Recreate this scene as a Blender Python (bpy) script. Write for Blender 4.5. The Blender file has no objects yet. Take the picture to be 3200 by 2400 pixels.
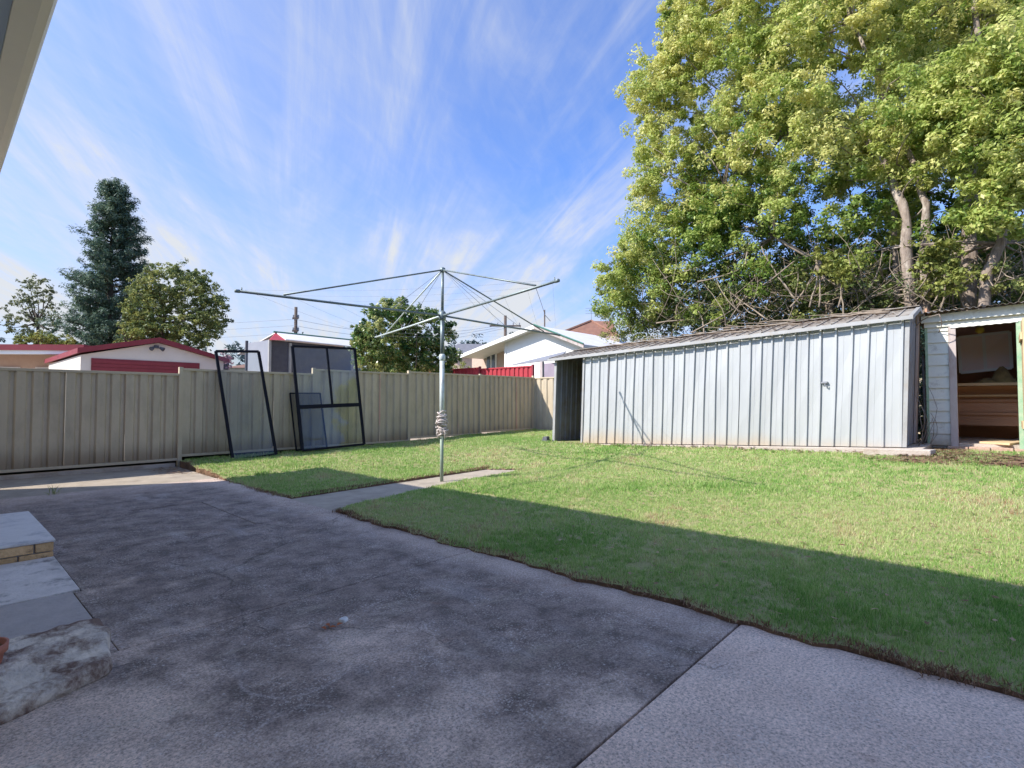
import bpy, bmesh, math, random
import numpy as np
from mathutils import Vector, Matrix
R = math.radians
scene = bpy.context.scene
rng = np.random.default_rng(7)
random.seed(7)

# ------------------------------------------------------------------ camera
F = 1670.0; EYE = 1.2; YAW = R(42.3); PIT = math.atan(55 / F)
FW = Vector((math.cos(YAW)*math.cos(PIT), math.sin(YAW)*math.cos(PIT), math.sin(PIT)))
RT = Vector((math.sin(YAW), -math.cos(YAW), 0)); UP = RT.cross(FW)
cd = bpy.data.cameras.new('camera'); cam = bpy.data.objects.new('camera', cd)
scene.collection.objects.link(cam)
M = Matrix((RT, UP, -FW)).transposed().to_4x4(); M.translation = (0, 0, EYE)
cam.matrix_world = M
cd.sensor_width = 36; cd.lens = 36*F/3200; cd.clip_start = 0.05; cd.clip_end = 4000
scene.camera = cam

# ------------------------------------------------------------------ sun and sky
SX, SY = 1.04, -0.57                       # ground shift of a shadow per metre of height
sun_dir = Vector((-SX, -SY, 1)).normalized()
sl = bpy.data.lights.new('sun', 'SUN'); sl.energy = 2.45; sl.angle = R(0.53); sl.color = (1, 0.945, 0.86)
so = bpy.data.objects.new('sun', sl); scene.collection.objects.link(so)
so.rotation_euler = (-sun_dir).to_track_quat('-Z', 'Y').to_euler(); so.location = (0, 0, 30)
w = bpy.data.worlds.new('World'); scene.world = w; w.use_nodes = True
nt = w.node_tree; nt.nodes.clear()
def N(nt, t, **k):
    n = nt.nodes.new(t)
    for a, b in k.items():
        if a.startswith('i_'):
            n.inputs[a[2:].replace('_', ' ')].default_value = b
        else: setattr(n, a, b)
    return n
L = nt.links.new
out = N(nt, 'ShaderNodeOutputWorld'); bg = N(nt, 'ShaderNodeBackground'); bg.inputs['Strength'].default_value = 0.15
sky = N(nt, 'ShaderNodeTexSky'); sky.sky_type = 'NISHITA'; sky.sun_disc = False
sky.sun_elevation = math.asin(sun_dir.z); sky.sun_rotation = math.atan2(sun_dir.x, sun_dir.y)
sky.air_density = 1.0; sky.dust_density = 2.2; sky.ozone_density = 3.0; sky.altitude = 50
tc = N(nt, 'ShaderNodeTexCoord'); sep = N(nt, 'ShaderNodeSeparateXYZ'); L(tc.outputs['Generated'], sep.inputs[0])
zc = N(nt, 'ShaderNodeMath', operation='MAXIMUM'); L(sep.outputs['Z'], zc.inputs[0]); zc.inputs[1].default_value = 0.0
za = N(nt, 'ShaderNodeMath', operation='ADD'); L(zc.outputs[0], za.inputs[0]); za.inputs[1].default_value = 0.16
dx = N(nt, 'ShaderNodeMath', operation='DIVIDE'); L(sep.outputs['X'], dx.inputs[0]); L(za.outputs[0], dx.inputs[1])
dy = N(nt, 'ShaderNodeMath', operation='DIVIDE'); L(sep.outputs['Y'], dy.inputs[0]); L(za.outputs[0], dy.inputs[1])
cb = N(nt, 'ShaderNodeCombineXYZ'); L(dx.outputs[0], cb.inputs[0]); L(dy.outputs[0], cb.inputs[1])
def cloud(rot, sc, loc, nscale, det, dist, lo, hi):
    r_ = N(nt, 'ShaderNodeMapping', vector_type='POINT'); r_.inputs['Rotation'].default_value = (0, 0, -rot)
    L(cb.outputs[0], r_.inputs['Vector'])
    m = N(nt, 'ShaderNodeMapping'); m.inputs['Scale'].default_value = (sc[0], sc[1], 1); m.inputs['Location'].default_value = loc
    L(r_.outputs[0], m.inputs['Vector'])
    n = N(nt, 'ShaderNodeTexNoise'); n.inputs['Scale'].default_value = nscale; n.inputs['Detail'].default_value = det
    n.inputs['Roughness'].default_value = 0.6; n.inputs['Distortion'].default_value = dist; L(m.outputs[0], n.inputs['Vector'])
    r = N(nt, 'ShaderNodeMapRange', interpolation_type='SMOOTHSTEP'); r.inputs['From Min'].default_value = lo; r.inputs['From Max'].default_value = hi
    L(n.outputs['Fac'], r.inputs['Value']); return r.outputs[0]
az = R(56)
c1 = cloud(az, (0.40, 1.5), (0.3, 0.8, 0), 1.0, 8, 1.2, 0.32, 0.72)
c2 = cloud(az + 0.10, (0.42, 5.2), (1.7, 0.2, 0), 1.4, 14, 1.1, 0.34, 0.78)
c3 = cloud(az - 0.5, (3.0, 9.0), (0, 3, 0), 1.6, 8, 0.6, 0.35, 0.8)
mm = N(nt, 'ShaderNodeMath', operation='MULTIPLY'); L(c1, mm.inputs[0]); L(c2, mm.inputs[1])
m2 = N(nt, 'ShaderNodeMath', operation='MULTIPLY'); L(c3, m2.inputs[0]); m2.inputs[1].default_value = 0.10
m3 = N(nt, 'ShaderNodeMath', operation='MULTIPLY_ADD'); L(mm.outputs[0], m3.inputs[0]); m3.inputs[1].default_value = 0.80; L(m2.outputs[0], m3.inputs[2])
m4 = N(nt, 'ShaderNodeMath', operation='MULTIPLY_ADD'); L(c1, m4.inputs[0]); m4.inputs[1].default_value = 0.26; L(m3.outputs[0], m4.inputs[2])
hz = N(nt, 'ShaderNodeMapRange', interpolation_type='SMOOTHSTEP'); L(zc.outputs[0], hz.inputs['Value'])
hz.inputs['From Min'].default_value = 0.0; hz.inputs['From Max'].default_value = 0.42; hz.inputs['To Min'].default_value = 0.42; hz.inputs['To Max'].default_value = 0.0
# thicker veil of thin cloud to the left of the picture (one side of the real sky)
vd = N(nt, 'ShaderNodeVectorMath', operation='DOT_PRODUCT'); L(tc.outputs['Generated'], vd.inputs[0]); vd.inputs[1].default_value = (-0.25, 0.968, 0)
vr = N(nt, 'ShaderNodeMapRange', interpolation_type='SMOOTHSTEP'); L(vd.outputs['Value'], vr.inputs['Value'])
vr.inputs['From Min'].default_value = 0.05; vr.inputs['From Max'].default_value = 0.95; vr.inputs['To Min'].default_value = 0.0; vr.inputs['To Max'].default_value = 0.28
mx = N(nt, 'ShaderNodeMath', operation='ADD'); L(m4.outputs[0], mx.inputs[0]); L(hz.outputs[0], mx.inputs[1])
mx2 = N(nt, 'ShaderNodeMath', operation='ADD', use_clamp=True); L(mx.outputs[0], mx2.inputs[0]); L(vr.outputs[0], mx2.inputs[1])
tint = N(nt, 'ShaderNodeMix', data_type='RGBA', blend_type='MULTIPLY'); tint.inputs['Factor'].default_value = 1
L(sky.outputs[0], tint.inputs['A']); tint.inputs['B'].default_value = (0.27, 0.43, 0.70, 1)
mc = N(nt, 'ShaderNodeMix', data_type='RGBA'); L(mx2.outputs[0], mc.inputs['Factor']); L(tint.outputs['Result'], mc.inputs['A'])
mc.inputs['B'].default_value = (1.68, 1.76, 1.90, 1)
L(mc.outputs['Result'], bg.inputs['Color']); L(bg.outputs[0], out.inputs['Surface'])
scene.view_settings.view_transform = 'Standard'; scene.view_settings.look = 'None'
scene.view_settings.exposure = 1.6; scene.view_settings.gamma = 1; scene.view_settings.use_curve_mapping = False
scene.render.resolution_x = 1024; scene.render.resolution_y = 768

# ------------------------------------------------------------------ helpers
def ray(px, py): return FW + RT*((px-1600)/F) - UP*((py-1200)/F)
CAM = Vector((0, 0, EYE))
def at_x(px, py, X): d = ray(px, py); return CAM + d*(X/d.x)
def at_y(px, py, Y): d = ray(px, py); return CAM + d*(Y/d.y)
def at_z(px, py, Z=0.0): d = ray(px, py); return CAM + d*((Z-EYE)/d.z)
def at_d(px, py, D): return CAM + ray(px, py)*D

def tag(o, label=None, cat=None, group=None, kind=None):
    if label: o['label'] = label
    if cat: o['category'] = cat
    if group: o['group'] = group
    if kind: o['kind'] = kind
    return o
def thing(name, loc, label, cat, group=None):
    o = bpy.data.objects.new(name, None); scene.collection.objects.link(o); o.location = loc
    o.empty_display_size = 0.2
    return tag(o, label, cat, group)
def root_loc(p):
    while p is not None and p.parent is not None: p = p.parent
    return Vector(p.location) if p is not None else Vector((0, 0, 0))
def link_mesh(name, V, Fc, mat, parent=None, smooth=False):
    off = root_loc(parent)
    me = bpy.data.meshes.new(name)
    me.from_pydata([tuple(Vector(v)-off) for v in V], [], Fc); me.update()
    if mat: me.materials.append(mat)
    if smooth: me.polygons.foreach_set('use_smooth', [True]*len(me.polygons))
    o = bpy.data.objects.new(name, me); scene.collection.objects.link(o)
    if parent is not None: o.parent = parent
    return o
def big_mesh(name, V, nper, mat, parent=None, tint=None, smooth=False):
    """V (n*nper,3) numpy, every nper consecutive verts are one polygon"""
    off = np.array(root_loc(parent)); V = V - off
    n = len(V)//nper
    me = bpy.data.meshes.new(name); me.vertices.add(len(V)); me.vertices.foreach_set('co', V.astype(np.float32).ravel())
    me.loops.add(len(V)); me.loops.foreach_set('vertex_index', np.arange(len(V), dtype=np.int32))
    me.polygons.add(n); me.polygons.foreach_set('loop_start', np.arange(0, n*nper, nper, dtype=np.int32))
    me.update(calc_edges=True)
    if tint is not None:
        a = me.attributes.new('tint', 'FLOAT', 'POINT'); a.data.foreach_set('value', np.repeat(tint, nper).astype(np.float32))
    me.materials.append(mat)
    if smooth: me.polygons.foreach_set('use_smooth', [True]*n)
    o = bpy.data.objects.new(name, me); scene.collection.objects.link(o)
    if parent is not None: o.parent = parent
    return o
class MB:
    def __init__(s): s.v = []; s.f = []
    def add(s, V, Fc):
        k = len(s.v); s.v += [Vector(v) for v in V]; s.f += [tuple(i+k for i in f) for f in Fc]; return s
    def box(s, x0, x1, y0, y1, z0, z1):
        return s.hexa([(x0,y0,z0),(x1,y0,z0),(x1,y1,z0),(x0,y1,z0),(x0,y0,z1),(x1,y0,z1),(x1,y1,z1),(x0,y1,z1)])
    def hexa(s, P): return s.add(P, [(0,3,2,1),(4,5,6,7),(0,1,5,4),(1,2,6,5),(2,3,7,6),(3,0,4,7)])
    def bar(s, a, b, w, t, up=(0,0,1)):
        a = Vector(a); b = Vector(b); d = (b-a).normalized(); u = Vector(up); sd = d.cross(u)
        if sd.length < 1e-4: sd = d.cross(Vector((1,0,0)))
        sd.normalize(); u = sd.cross(d).normalized(); sd *= w/2; u = u*(t/2)
        return s.hexa([a-sd-u, b-sd-u, b+sd-u, a+sd-u, a-sd+u, b-sd+u, b+sd+u, a+sd+u])
    def tube(s, pts, rad, n=8, cap=True):
        pts = [Vector(p) for p in pts]; k = len(s.v); m = len(pts)
        if not hasattr(rad, '__len__'): rad = [rad]*m
        pu = None
        for i, p in enumerate(pts):
            d = (pts[min(i+1, m-1)]-pts[max(i-1, 0)]).normalized()
            if pu is None: pu = d.orthogonal().normalized()
            u = (pu - d*pu.dot(d)); u = u.normalized() if u.length > 1e-5 else d.orthogonal().normalized(); pu = u; v = d.cross(u)
            for j in range(n):
                a = 2*math.pi*j/n; s.v.append(p+(u*math.cos(a)+v*math.sin(a))*rad[i])
        for i in range(m-1):
            for j in range(n):
                a = k+i*n+j; b = k+i*n+(j+1)%n; s.f.append((a, b, b+n, a+n))
        if cap:
            s.f.append(tuple(k+j for j in reversed(range(n)))); s.f.append(tuple(k+(m-1)*n+j for j in range(n)))
        return s
    def prism(s, poly, vec):
        n = len(poly); P = [Vector(p) for p in poly]; v = Vector(vec)
        return s.add(P+[p+v for p in P], [tuple(reversed(range(n))), tuple(range(n, 2*n))]+[(i, (i+1)%n, (i+1)%n+n, i+n) for i in range(n)])
    def build(s, name, mat, parent=None, smooth=False, bevel=0, solid=0, kind=None, label=None, warp=None):
        V = s.v if warp is None else [warp(v) for v in s.v]
        o = link_mesh(name, V, s.f, mat, parent, smooth)
        bm = bmesh.new(); bm.from_mesh(o.data)
        if not solid: bmesh.ops.recalc_face_normals(bm, faces=bm.faces)
        if bevel: bmesh.ops.bevel(bm, geom=bm.edges[:], offset=bevel, segments=2, affect='EDGES', profile=0.5)
        bm.to_mesh(o.data); bm.free()
        if solid:
            m = o.modifiers.new('thickness', 'SOLIDIFY'); m.thickness = solid; m.offset = 0
        if kind: o['kind'] = kind
        if label: o['label'] = label
        return o

def srgb(r, g, b):
    f = lambda c: (c/12.92 if c <= 0.04045 else ((c+0.055)/1.055)**2.4)
    return tuple(f(x/255) for x in (r, g, b))
def mat(name, a, b=None, scale=3.0, rough=0.7, metal=0.0, bump=0.0, bscale=40.0, stretch=(1,1,1), dirt=None, dscale=1.2, dlo=0.5, dhi=0.75, spec=0.3, island=0.0, low=None):
    """a,b albedo mixed by noise; dirt: third colour in blotches; island: per-object value variation; low: (colour, z0, z1) splash dirt near z0"""
    m = bpy.data.materials.new(name); m.use_nodes = True; t = m.node_tree; L = t.links.new
    p = t.nodes['Principled BSDF']; b = b or tuple(x*0.8 for x in a)
    g = N(t, 'ShaderNodeNewGeometry'); mp = N(t, 'ShaderNodeMapping'); mp.inputs['Scale'].default_value = stretch; L(g.outputs['Position'], mp.inputs['Vector'])
    n = N(t, 'ShaderNodeTexNoise'); n.inputs['Scale'].default_value = scale; n.inputs['Detail'].default_value = 8; n.inputs['Roughness'].default_value = 0.65; L(mp.outputs[0], n.inputs['Vector'])
    r = N(t, 'ShaderNodeMapRange'); r.inputs['From Min'].default_value = 0.3; r.inputs['From Max'].default_value = 0.7; L(n.outputs['Fac'], r.inputs['Value'])
    mx = N(t, 'ShaderNodeMix', data_type='RGBA'); mx.inputs['A'].default_value = (*a, 1); mx.inputs['B'].default_value = (*b, 1); L(r.outputs[0], mx.inputs['Factor'])
    col = mx.outputs['Result']
    if dirt:
        n2 = N(t, 'ShaderNodeTexNoise'); n2.inputs['Scale'].default_value = dscale; n2.inputs['Detail'].default_value = 10; n2.inputs['Roughness'].default_value = 0.7; L(mp.outputs[0], n2.inputs['Vector'])
        r2 = N(t, 'ShaderNodeMapRange'); r2.inputs['From Min'].default_value = dlo; r2.inputs['From Max'].default_value = dhi; L(n2.outputs['Fac'], r2.inputs['Value'])
        m2 = N(t, 'ShaderNodeMix', data_type='RGBA'); L(col, m2.inputs['A']); m2.inputs['B'].default_value = (*dirt, 1); L(r2.outputs[0], m2.inputs['Factor']); col = m2.outputs['Result']
    if low:
        sp = N(t, 'ShaderNodeSeparateXYZ'); L(g.outputs['Position'], sp.inputs[0])
        r3 = N(t, 'ShaderNodeMapRange', interpolation_type='SMOOTHSTEP'); r3.inputs['From Min'].default_value = low[1]; r3.inputs['From Max'].default_value = low[2]; r3.inputs['To Min'].default_value = 1.0; r3.inputs['To Max'].default_value = 0.0
        ad = N(t, 'ShaderNodeMath', operation='MULTIPLY_ADD'); L(n.outputs['Fac'], ad.inputs[0]); ad.inputs[1].default_value = -(low[2]-low[1])*0.9; L(sp.outputs['Z'], ad.inputs[2])
        ad2 = N(t, 'ShaderNodeMath', operation='ADD'); L(ad.outputs[0], ad2.inputs[0]); ad2.inputs[1].default_value = (low[2]-low[1])*0.45
        L(ad2.outputs[0], r3.inputs['Value'])
        m3 = N(t, 'ShaderNodeMix', data_type='RGBA'); L(col, m3.inputs['A']); m3.inputs['B'].default_value = (*low[0], 1); L(r3.outputs[0], m3.inputs['Factor']); col = m3.outputs['Result']
    if island:
        oi = N(t, 'ShaderNodeObjectInfo'); rr = N(t, 'ShaderNodeMapRange'); rr.inputs['To Min'].default_value = 1-island; rr.inputs['To Max'].default_value = 1+island*0.6; L(oi.outputs['Random'], rr.inputs['Value'])
        m4 = N(t, 'ShaderNodeVectorMath', operation='SCALE'); L(col, m4.inputs[0]); L(rr.outputs[0], m4.inputs['Scale']); col = m4.outputs[0]
    L(col, p.inputs['Base Color'])
    p.inputs['Roughness'].default_value = rough; p.inputs['Metallic'].default_value = metal; p.inputs['Specular IOR Level'].default_value = spec
    if bump:
        n3 = N(t, 'ShaderNodeTexNoise'); n3.inputs['Scale'].default_value = bscale; n3.inputs['Detail'].default_value = 6; L(mp.outputs[0], n3.inputs['Vector'])
        bp = N(t, 'ShaderNodeBump'); bp.inputs['Strength'].default_value = bump; bp.inputs['Distance'].default_value = 0.02; L(n3.outputs['Fac'], bp.inputs['Height']); L(bp.outputs[0], p.inputs['Normal'])
    return m
def leaf_mat(name, stops, trans=0.35, rough=0.55):
    m = bpy.data.materials.new(name); m.use_nodes = True; t = m.node_tree; L = t.links.new; p = t.nodes['Principled BSDF']; o = t.nodes['Material Output']
    at = N(t, 'ShaderNodeAttribute'); at.attribute_name = 'tint'
    r = N(t, 'ShaderNodeValToRGB'); L(at.outputs['Fac'], r.inputs['Fac'])
    e = r.color_ramp.elements
    e[0].position = stops[0][0]; e[0].color = (*stops[0][1], 1); e[1].position = stops[-1][0]; e[1].color = (*stops[-1][1], 1)
    for q, c in stops[1:-1]:
        x = e.new(q); x.color = (*c, 1)
    L(r.outputs[0], p.inputs['Base Color']); p.inputs['Roughness'].default_value = rough; p.inputs['Specular IOR Level'].default_value = 0.35
    tr = N(t, 'ShaderNodeBsdfTranslucent'); L(r.outputs[0], tr.inputs['Color'])
    ms = N(t, 'ShaderNodeMixShader'); ms.inputs[0].default_value = trans; L(p.outputs[0], ms.inputs[1]); L(tr.outputs[0], ms.inputs[2]); L(ms.outputs[0], o.inputs['Surface'])
    return m

# ------------------------------------------------------------------ materials
m_fence = mat('fence_steel', (.58,.48,.345), (.51,.425,.305), scale=1.5, rough=.5, dirt=(.37,.31,.225), dscale=3.2, dlo=.45, dhi=.75, stretch=(1,1,.35), island=.06, spec=.4, low=((.28,.21,.14), .18, .62))
m_rail = mat('fence_rail', (.55,.46,.33), (.48,.40,.285), scale=3, rough=.45)
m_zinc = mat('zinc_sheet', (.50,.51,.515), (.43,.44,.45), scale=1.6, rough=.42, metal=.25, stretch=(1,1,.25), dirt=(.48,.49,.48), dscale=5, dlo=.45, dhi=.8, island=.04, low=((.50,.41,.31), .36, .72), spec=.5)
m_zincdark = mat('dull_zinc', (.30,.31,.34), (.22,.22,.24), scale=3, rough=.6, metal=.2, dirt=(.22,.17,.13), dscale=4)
m_zinctrim = mat('zinc_trim', (.42,.42,.42), (.33,.32,.31), scale=4, rough=.5, metal=.2, dirt=(.38,.32,.26), dscale=6, dlo=.55, dhi=.8)
m_rust = mat('rusty_trim', (.50,.42,.38), (.38,.27,.22), scale=5, rough=.8, stretch=(1,1,.4))
m_roofz = mat('weathered_roof_sheet', (.34,.31,.27), (.22,.19,.16), scale=3, rough=.8, dirt=(.12,.09,.07), dscale=6, dlo=.48, dhi=.7)
m_concpale = mat('pale_concrete', (.50,.44,.38), (.40,.34,.29), scale=5, rough=.9, bump=.4, bscale=60, dirt=(.30,.22,.16), dscale=3)
m_pathc = mat('path_concrete', (.44,.37,.29), (.33,.28,.22), scale=4, rough=.92, bump=.4, bscale=80, dirt=(.25,.21,.17), dscale=3, dlo=.5, dhi=.75)
m_soil = mat('bare_soil', (.24,.14,.085), (.12,.075,.05), scale=12, rough=1, bump=1, bscale=30)
m_lawn = mat('lawn_soil', (.26,.29,.10), (.32,.28,.14), scale=9, rough=1, bump=1, bscale=50)
m_ground = mat('far_ground', (.09,.11,.04), (.14,.12,.07), scale=.3, rough=1)
m_black = mat('black_frame', (.006,.0065,.012), (.009,.009,.014), rough=.5, spec=.15)
m_galv = mat('galvanised_tube', (.24,.29,.29), (.17,.21,.215), scale=8, rough=.45, metal=.35, dirt=(.15,.13,.11), dscale=12)
m_galvpale = mat('pale_tube', (.60,.66,.64), (.52,.57,.54), scale=6, rough=.4, metal=.2, dirt=(.38,.36,.32), dscale=9)
m_green = mat('green_tube', (.27,.34,.27), (.21,.26,.21), scale=6, rough=.5, metal=.1)
m_wire = mat('line_wire', (.30,.32,.36), rough=.5, metal=.4)
m_rope = mat('rope', (.72,.65,.60), (.40,.33,.30), scale=30, rough=.95)
m_gutter = mat('gutter_cream', (.84,.75,.62), (.80,.71,.59), scale=3, rough=.4)
m_soffit = mat('soffit', (.50,.56,.62), (.46,.52,.58), rough=.8)
m_brick = mat('brick_tan', (.82,.54,.28), (.64,.40,.20), scale=22, rough=.9, bump=.6, bscale=60, island=.14, dirt=(.20,.12,.07), dscale=14, dlo=.55, dhi=.7)
m_mortar = mat('mortar', (.34,.31,.28), rough=1)
m_steptop = mat('step_render', (.78,.73,.68), (.68,.63,.59), scale=6, rough=.85, bump=.2, dirt=(.33,.32,.32), dscale=5)
m_slabpale = mat('worn_pale_slab', (.80,.72,.66), (.58,.52,.47), scale=5, rough=.9, bump=.5, dirt=(.13,.11,.10), dscale=3.5, dlo=.52, dhi=.66)
m_slabgrey = mat('grey_slab', (.50,.44,.40), (.40,.35,.32), scale=7, rough=.9, bump=.3)
m_stone = mat('rough_stone', (.84,.72,.58), (.54,.47,.40), scale=9, rough=.95, bump=.9, bscale=35, dirt=(.20,.13,.10), dscale=4.2, dlo=.45, dhi=.58)
m_terra = mat('terracotta', (.50,.19,.12), (.40,.15,.10), scale=10, rough=.8)
m_redroof = mat('dark_red_steel', srgb(140,58,66), srgb(122,48,56), scale=2, rough=.5)
m_redfence = mat('bright_red_steel', srgb(176,64,72), srgb(158,54,62), scale=2, rough=.5)
m_cream = mat('cream_render', (.72,.66,.58), (.64,.59,.52), scale=1, rough=.85)
m_white = mat('white_paint', (.84,.82,.78), (.78,.76,.73), scale=1, rough=.7)
m_orange = mat('orange_brick_far', (.70,.54,.44), (.62,.46,.37), scale=6, rough=.9)
m_pinkbrick = mat('pale_brick_far', (.55,.42,.34), (.46,.34,.27), scale=8, rough=.9)
m_tile = mat('orange_roof_tile', (.30,.15,.10), (.20,.10,.07), scale=3, rough=.85, dirt=(.20,.13,.10), dscale=5)
m_greytile = mat('grey_roof_tile', (.20,.20,.22), (.14,.14,.16), scale=3, rough=.85)
m_shadecloth = mat('dark_shade_cloth', (.07,.07,.085), (.10,.10,.115), scale=6, rough=.8)
m_tarp = mat('grey_tarp', (.27,.28,.32), (.23,.24,.28), scale=2, rough=.6)
m_sheetroof = mat('white_sheet_roof', (.74,.72,.70), (.64,.60,.58), scale=2, rough=.55)
m_glassdark = mat('far_window_glass', (.05,.07,.10), (.08,.10,.14), rough=.1, spec=.8)
m_pole = mat('timber_pole', (.13,.10,.085), (.09,.07,.06), scale=4, rough=.9)
m_bark = mat('bark', (.36,.29,.24), (.13,.10,.08), scale=9, rough=.95, bump=1, bscale=18, stretch=(1,1,.35), dirt=(.50,.44,.37), dscale=4, dlo=.55, dhi=.68)
m_twig = mat('dry_twig', (.36,.29,.22), (.19,.15,.115), scale=9, rough=.95)
m_barkdark = mat('dark_bark', (.10,.08,.065), (.06,.05,.04), scale=5, rough=.95)
m_board = mat('weatherboard_paint', (.76,.76,.68), (.68,.69,.62), scale=4, rough=.75, dirt=(.36,.35,.30), dscale=7, dlo=.55, dhi=.75, stretch=(1,1,1), low=((.38,.30,.22), .5, .85))
m_greentrim = mat('green_trim', (.20,.38,.24), (.42,.50,.36), scale=12, rough=.6)
m_greendark = mat('dark_green_trim', (.06,.17,.13), (.08,.20,.15), rough=.5)
m_jamb = mat('worn_jamb', (.52,.47,.45), (.40,.33,.31), scale=8, rough=.85, stretch=(1,1,.3), dirt=(.32,.20,.15), dscale=6)
m_timber = mat('old_timber', (.58,.33,.20), (.40,.22,.13), scale=3, rough=.85, stretch=(1,.25,2), bump=.3, bscale=30, island=.1)
m_timberlit = mat('pale_timber', (.66,.50,.30), (.54,.39,.22), scale=4, rough=.8, stretch=(1,.3,1))
m_alum = mat('white_window_frame', (.72,.75,.76), (.64,.66,.67), rough=.4)
m_mirror = mat('pink_lit_glass', (.74,.70,.74), (.82,.62,.58), scale=1.5, rough=.25, spec=.8)  # pinkish light on the sash pane is put into its colour
m_lampy = mat('yellow_plastic', (.55,.45,.08), (.45,.36,.05), rough=.5)
m_cloth = mat('brown_cloth', (.30,.22,.09), (.14,.10,.05), scale=9, rough=.95)
m_litter = leaf_mat('leaf_litter', [(0, (.10,.05,.03)), (.5, (.22,.12,.07)), (1, (.38,.26,.16))], .1)
m_grass = leaf_mat('grass_blades', [(0, (.13,.31,.05)), (.35, (.30,.47,.12)), (.62, (.50,.60,.24)), (.82, (.70,.63,.40)), (1, (.42,.26,.15))], .42, .6)
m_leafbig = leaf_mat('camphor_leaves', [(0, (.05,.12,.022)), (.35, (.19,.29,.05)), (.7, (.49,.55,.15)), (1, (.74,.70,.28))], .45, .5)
m_leafcon = leaf_mat('conifer_needles', [(0, (.03,.07,.055)), (.5, (.10,.17,.12)), (1, (.32,.38,.22))], .25)
m_leafmid = leaf_mat('mid_green_leaves', [(0, (.05,.09,.03)), (.5, (.16,.20,.06)), (1, (.40,.40,.12))], .35)
m_leafgloss = leaf_mat('glossy_leaves', [(0, (.03,.09,.025)), (.5, (.13,.23,.05)), (1, (.50,.50,.20))], .3, .3)
m_leafpale = leaf_mat('pale_leaves', [(0, (.08,.10,.05)), (.5, (.16,.18,.09)), (1, (.30,.30,.14))], .35)
m_leafyel = leaf_mat('yellow_green_leaves', [(0, (.10,.14,.03)), (.5, (.25,.28,.06)), (1, (.42,.40,.12))], .35)

# thin glass: mostly clear, mirror-like at a slant, a little dust
def glass_mat(name, dust):
    m = bpy.data.materials.new(name); m.use_nodes = True; t = m.node_tree; L = t.links.new; t.nodes.clear()
    o = N(t, 'ShaderNodeOutputMaterial'); tr = N(t, 'ShaderNodeBsdfTransparent'); tr.inputs[0].default_value = (.86,.90,.88,1)
    gl = N(t, 'ShaderNodeBsdfGlossy'); gl.inputs['Roughness'].default_value = .02
    df = N(t, 'ShaderNodeBsdfDiffuse'); df.inputs[0].default_value = (.5,.52,.48,1)
    fr = N(t, 'ShaderNodeFresnel'); fr.inputs['IOR'].default_value = 1.6
    mu = N(t, 'ShaderNodeMath', operation='MULTIPLY', use_clamp=True); L(fr.outputs[0], mu.inputs[0]); mu.inputs[1].default_value = 0.8
    a = N(t, 'ShaderNodeMixShader'); L(mu.outputs[0], a.inputs[0]); L(tr.outputs[0], a.inputs[1]); L(gl.outputs[0], a.inputs[2])
    g = N(t, 'ShaderNodeNewGeometry'); n = N(t, 'ShaderNodeTexNoise'); n.inputs['Scale'].default_value = 3; n.inputs['Detail'].default_value = 9; L(g.outputs['Position'], n.inputs['Vector'])
    r = N(t, 'ShaderNodeMapRange'); r.inputs['From Min'].default_value = .4; r.inputs['From Max'].default_value = .8; r.inputs['To Max'].default_value = dust; r.inputs['To Min'].default_value = dust*.3; L(n.outputs['Fac'], r.inputs['Value'])
    b = N(t, 'ShaderNodeMixShader'); L(r.outputs[0], b.inputs[0]); L(a.outputs[0], b.inputs[1]); L(df.outputs[0], b.inputs[2]); L(b.outputs[0], o.inputs['Surface'])
    return m
m_glass = glass_mat('dusty_clear_glass', .05)
def mesh_mat():
    m = bpy.data.materials.new('insect_mesh'); m.use_nodes = True; t = m.node_tree; t.nodes.clear()
    o = N(t, 'ShaderNodeOutputMaterial'); tr = N(t, 'ShaderNodeBsdfTransparent'); df = N(t, 'ShaderNodeBsdfDiffuse'); df.inputs[0].default_value = (.03,.03,.035,1)
    a = N(t, 'ShaderNodeMixShader'); a.inputs[0].default_value = .38; t.links.new(tr.outputs[0], a.inputs[1]); t.links.new(df.outputs[0], a.inputs[2]); t.links.new(a.outputs[0], o.inputs['Surface'])
    return m
m_mesh = mesh_mat()

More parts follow.
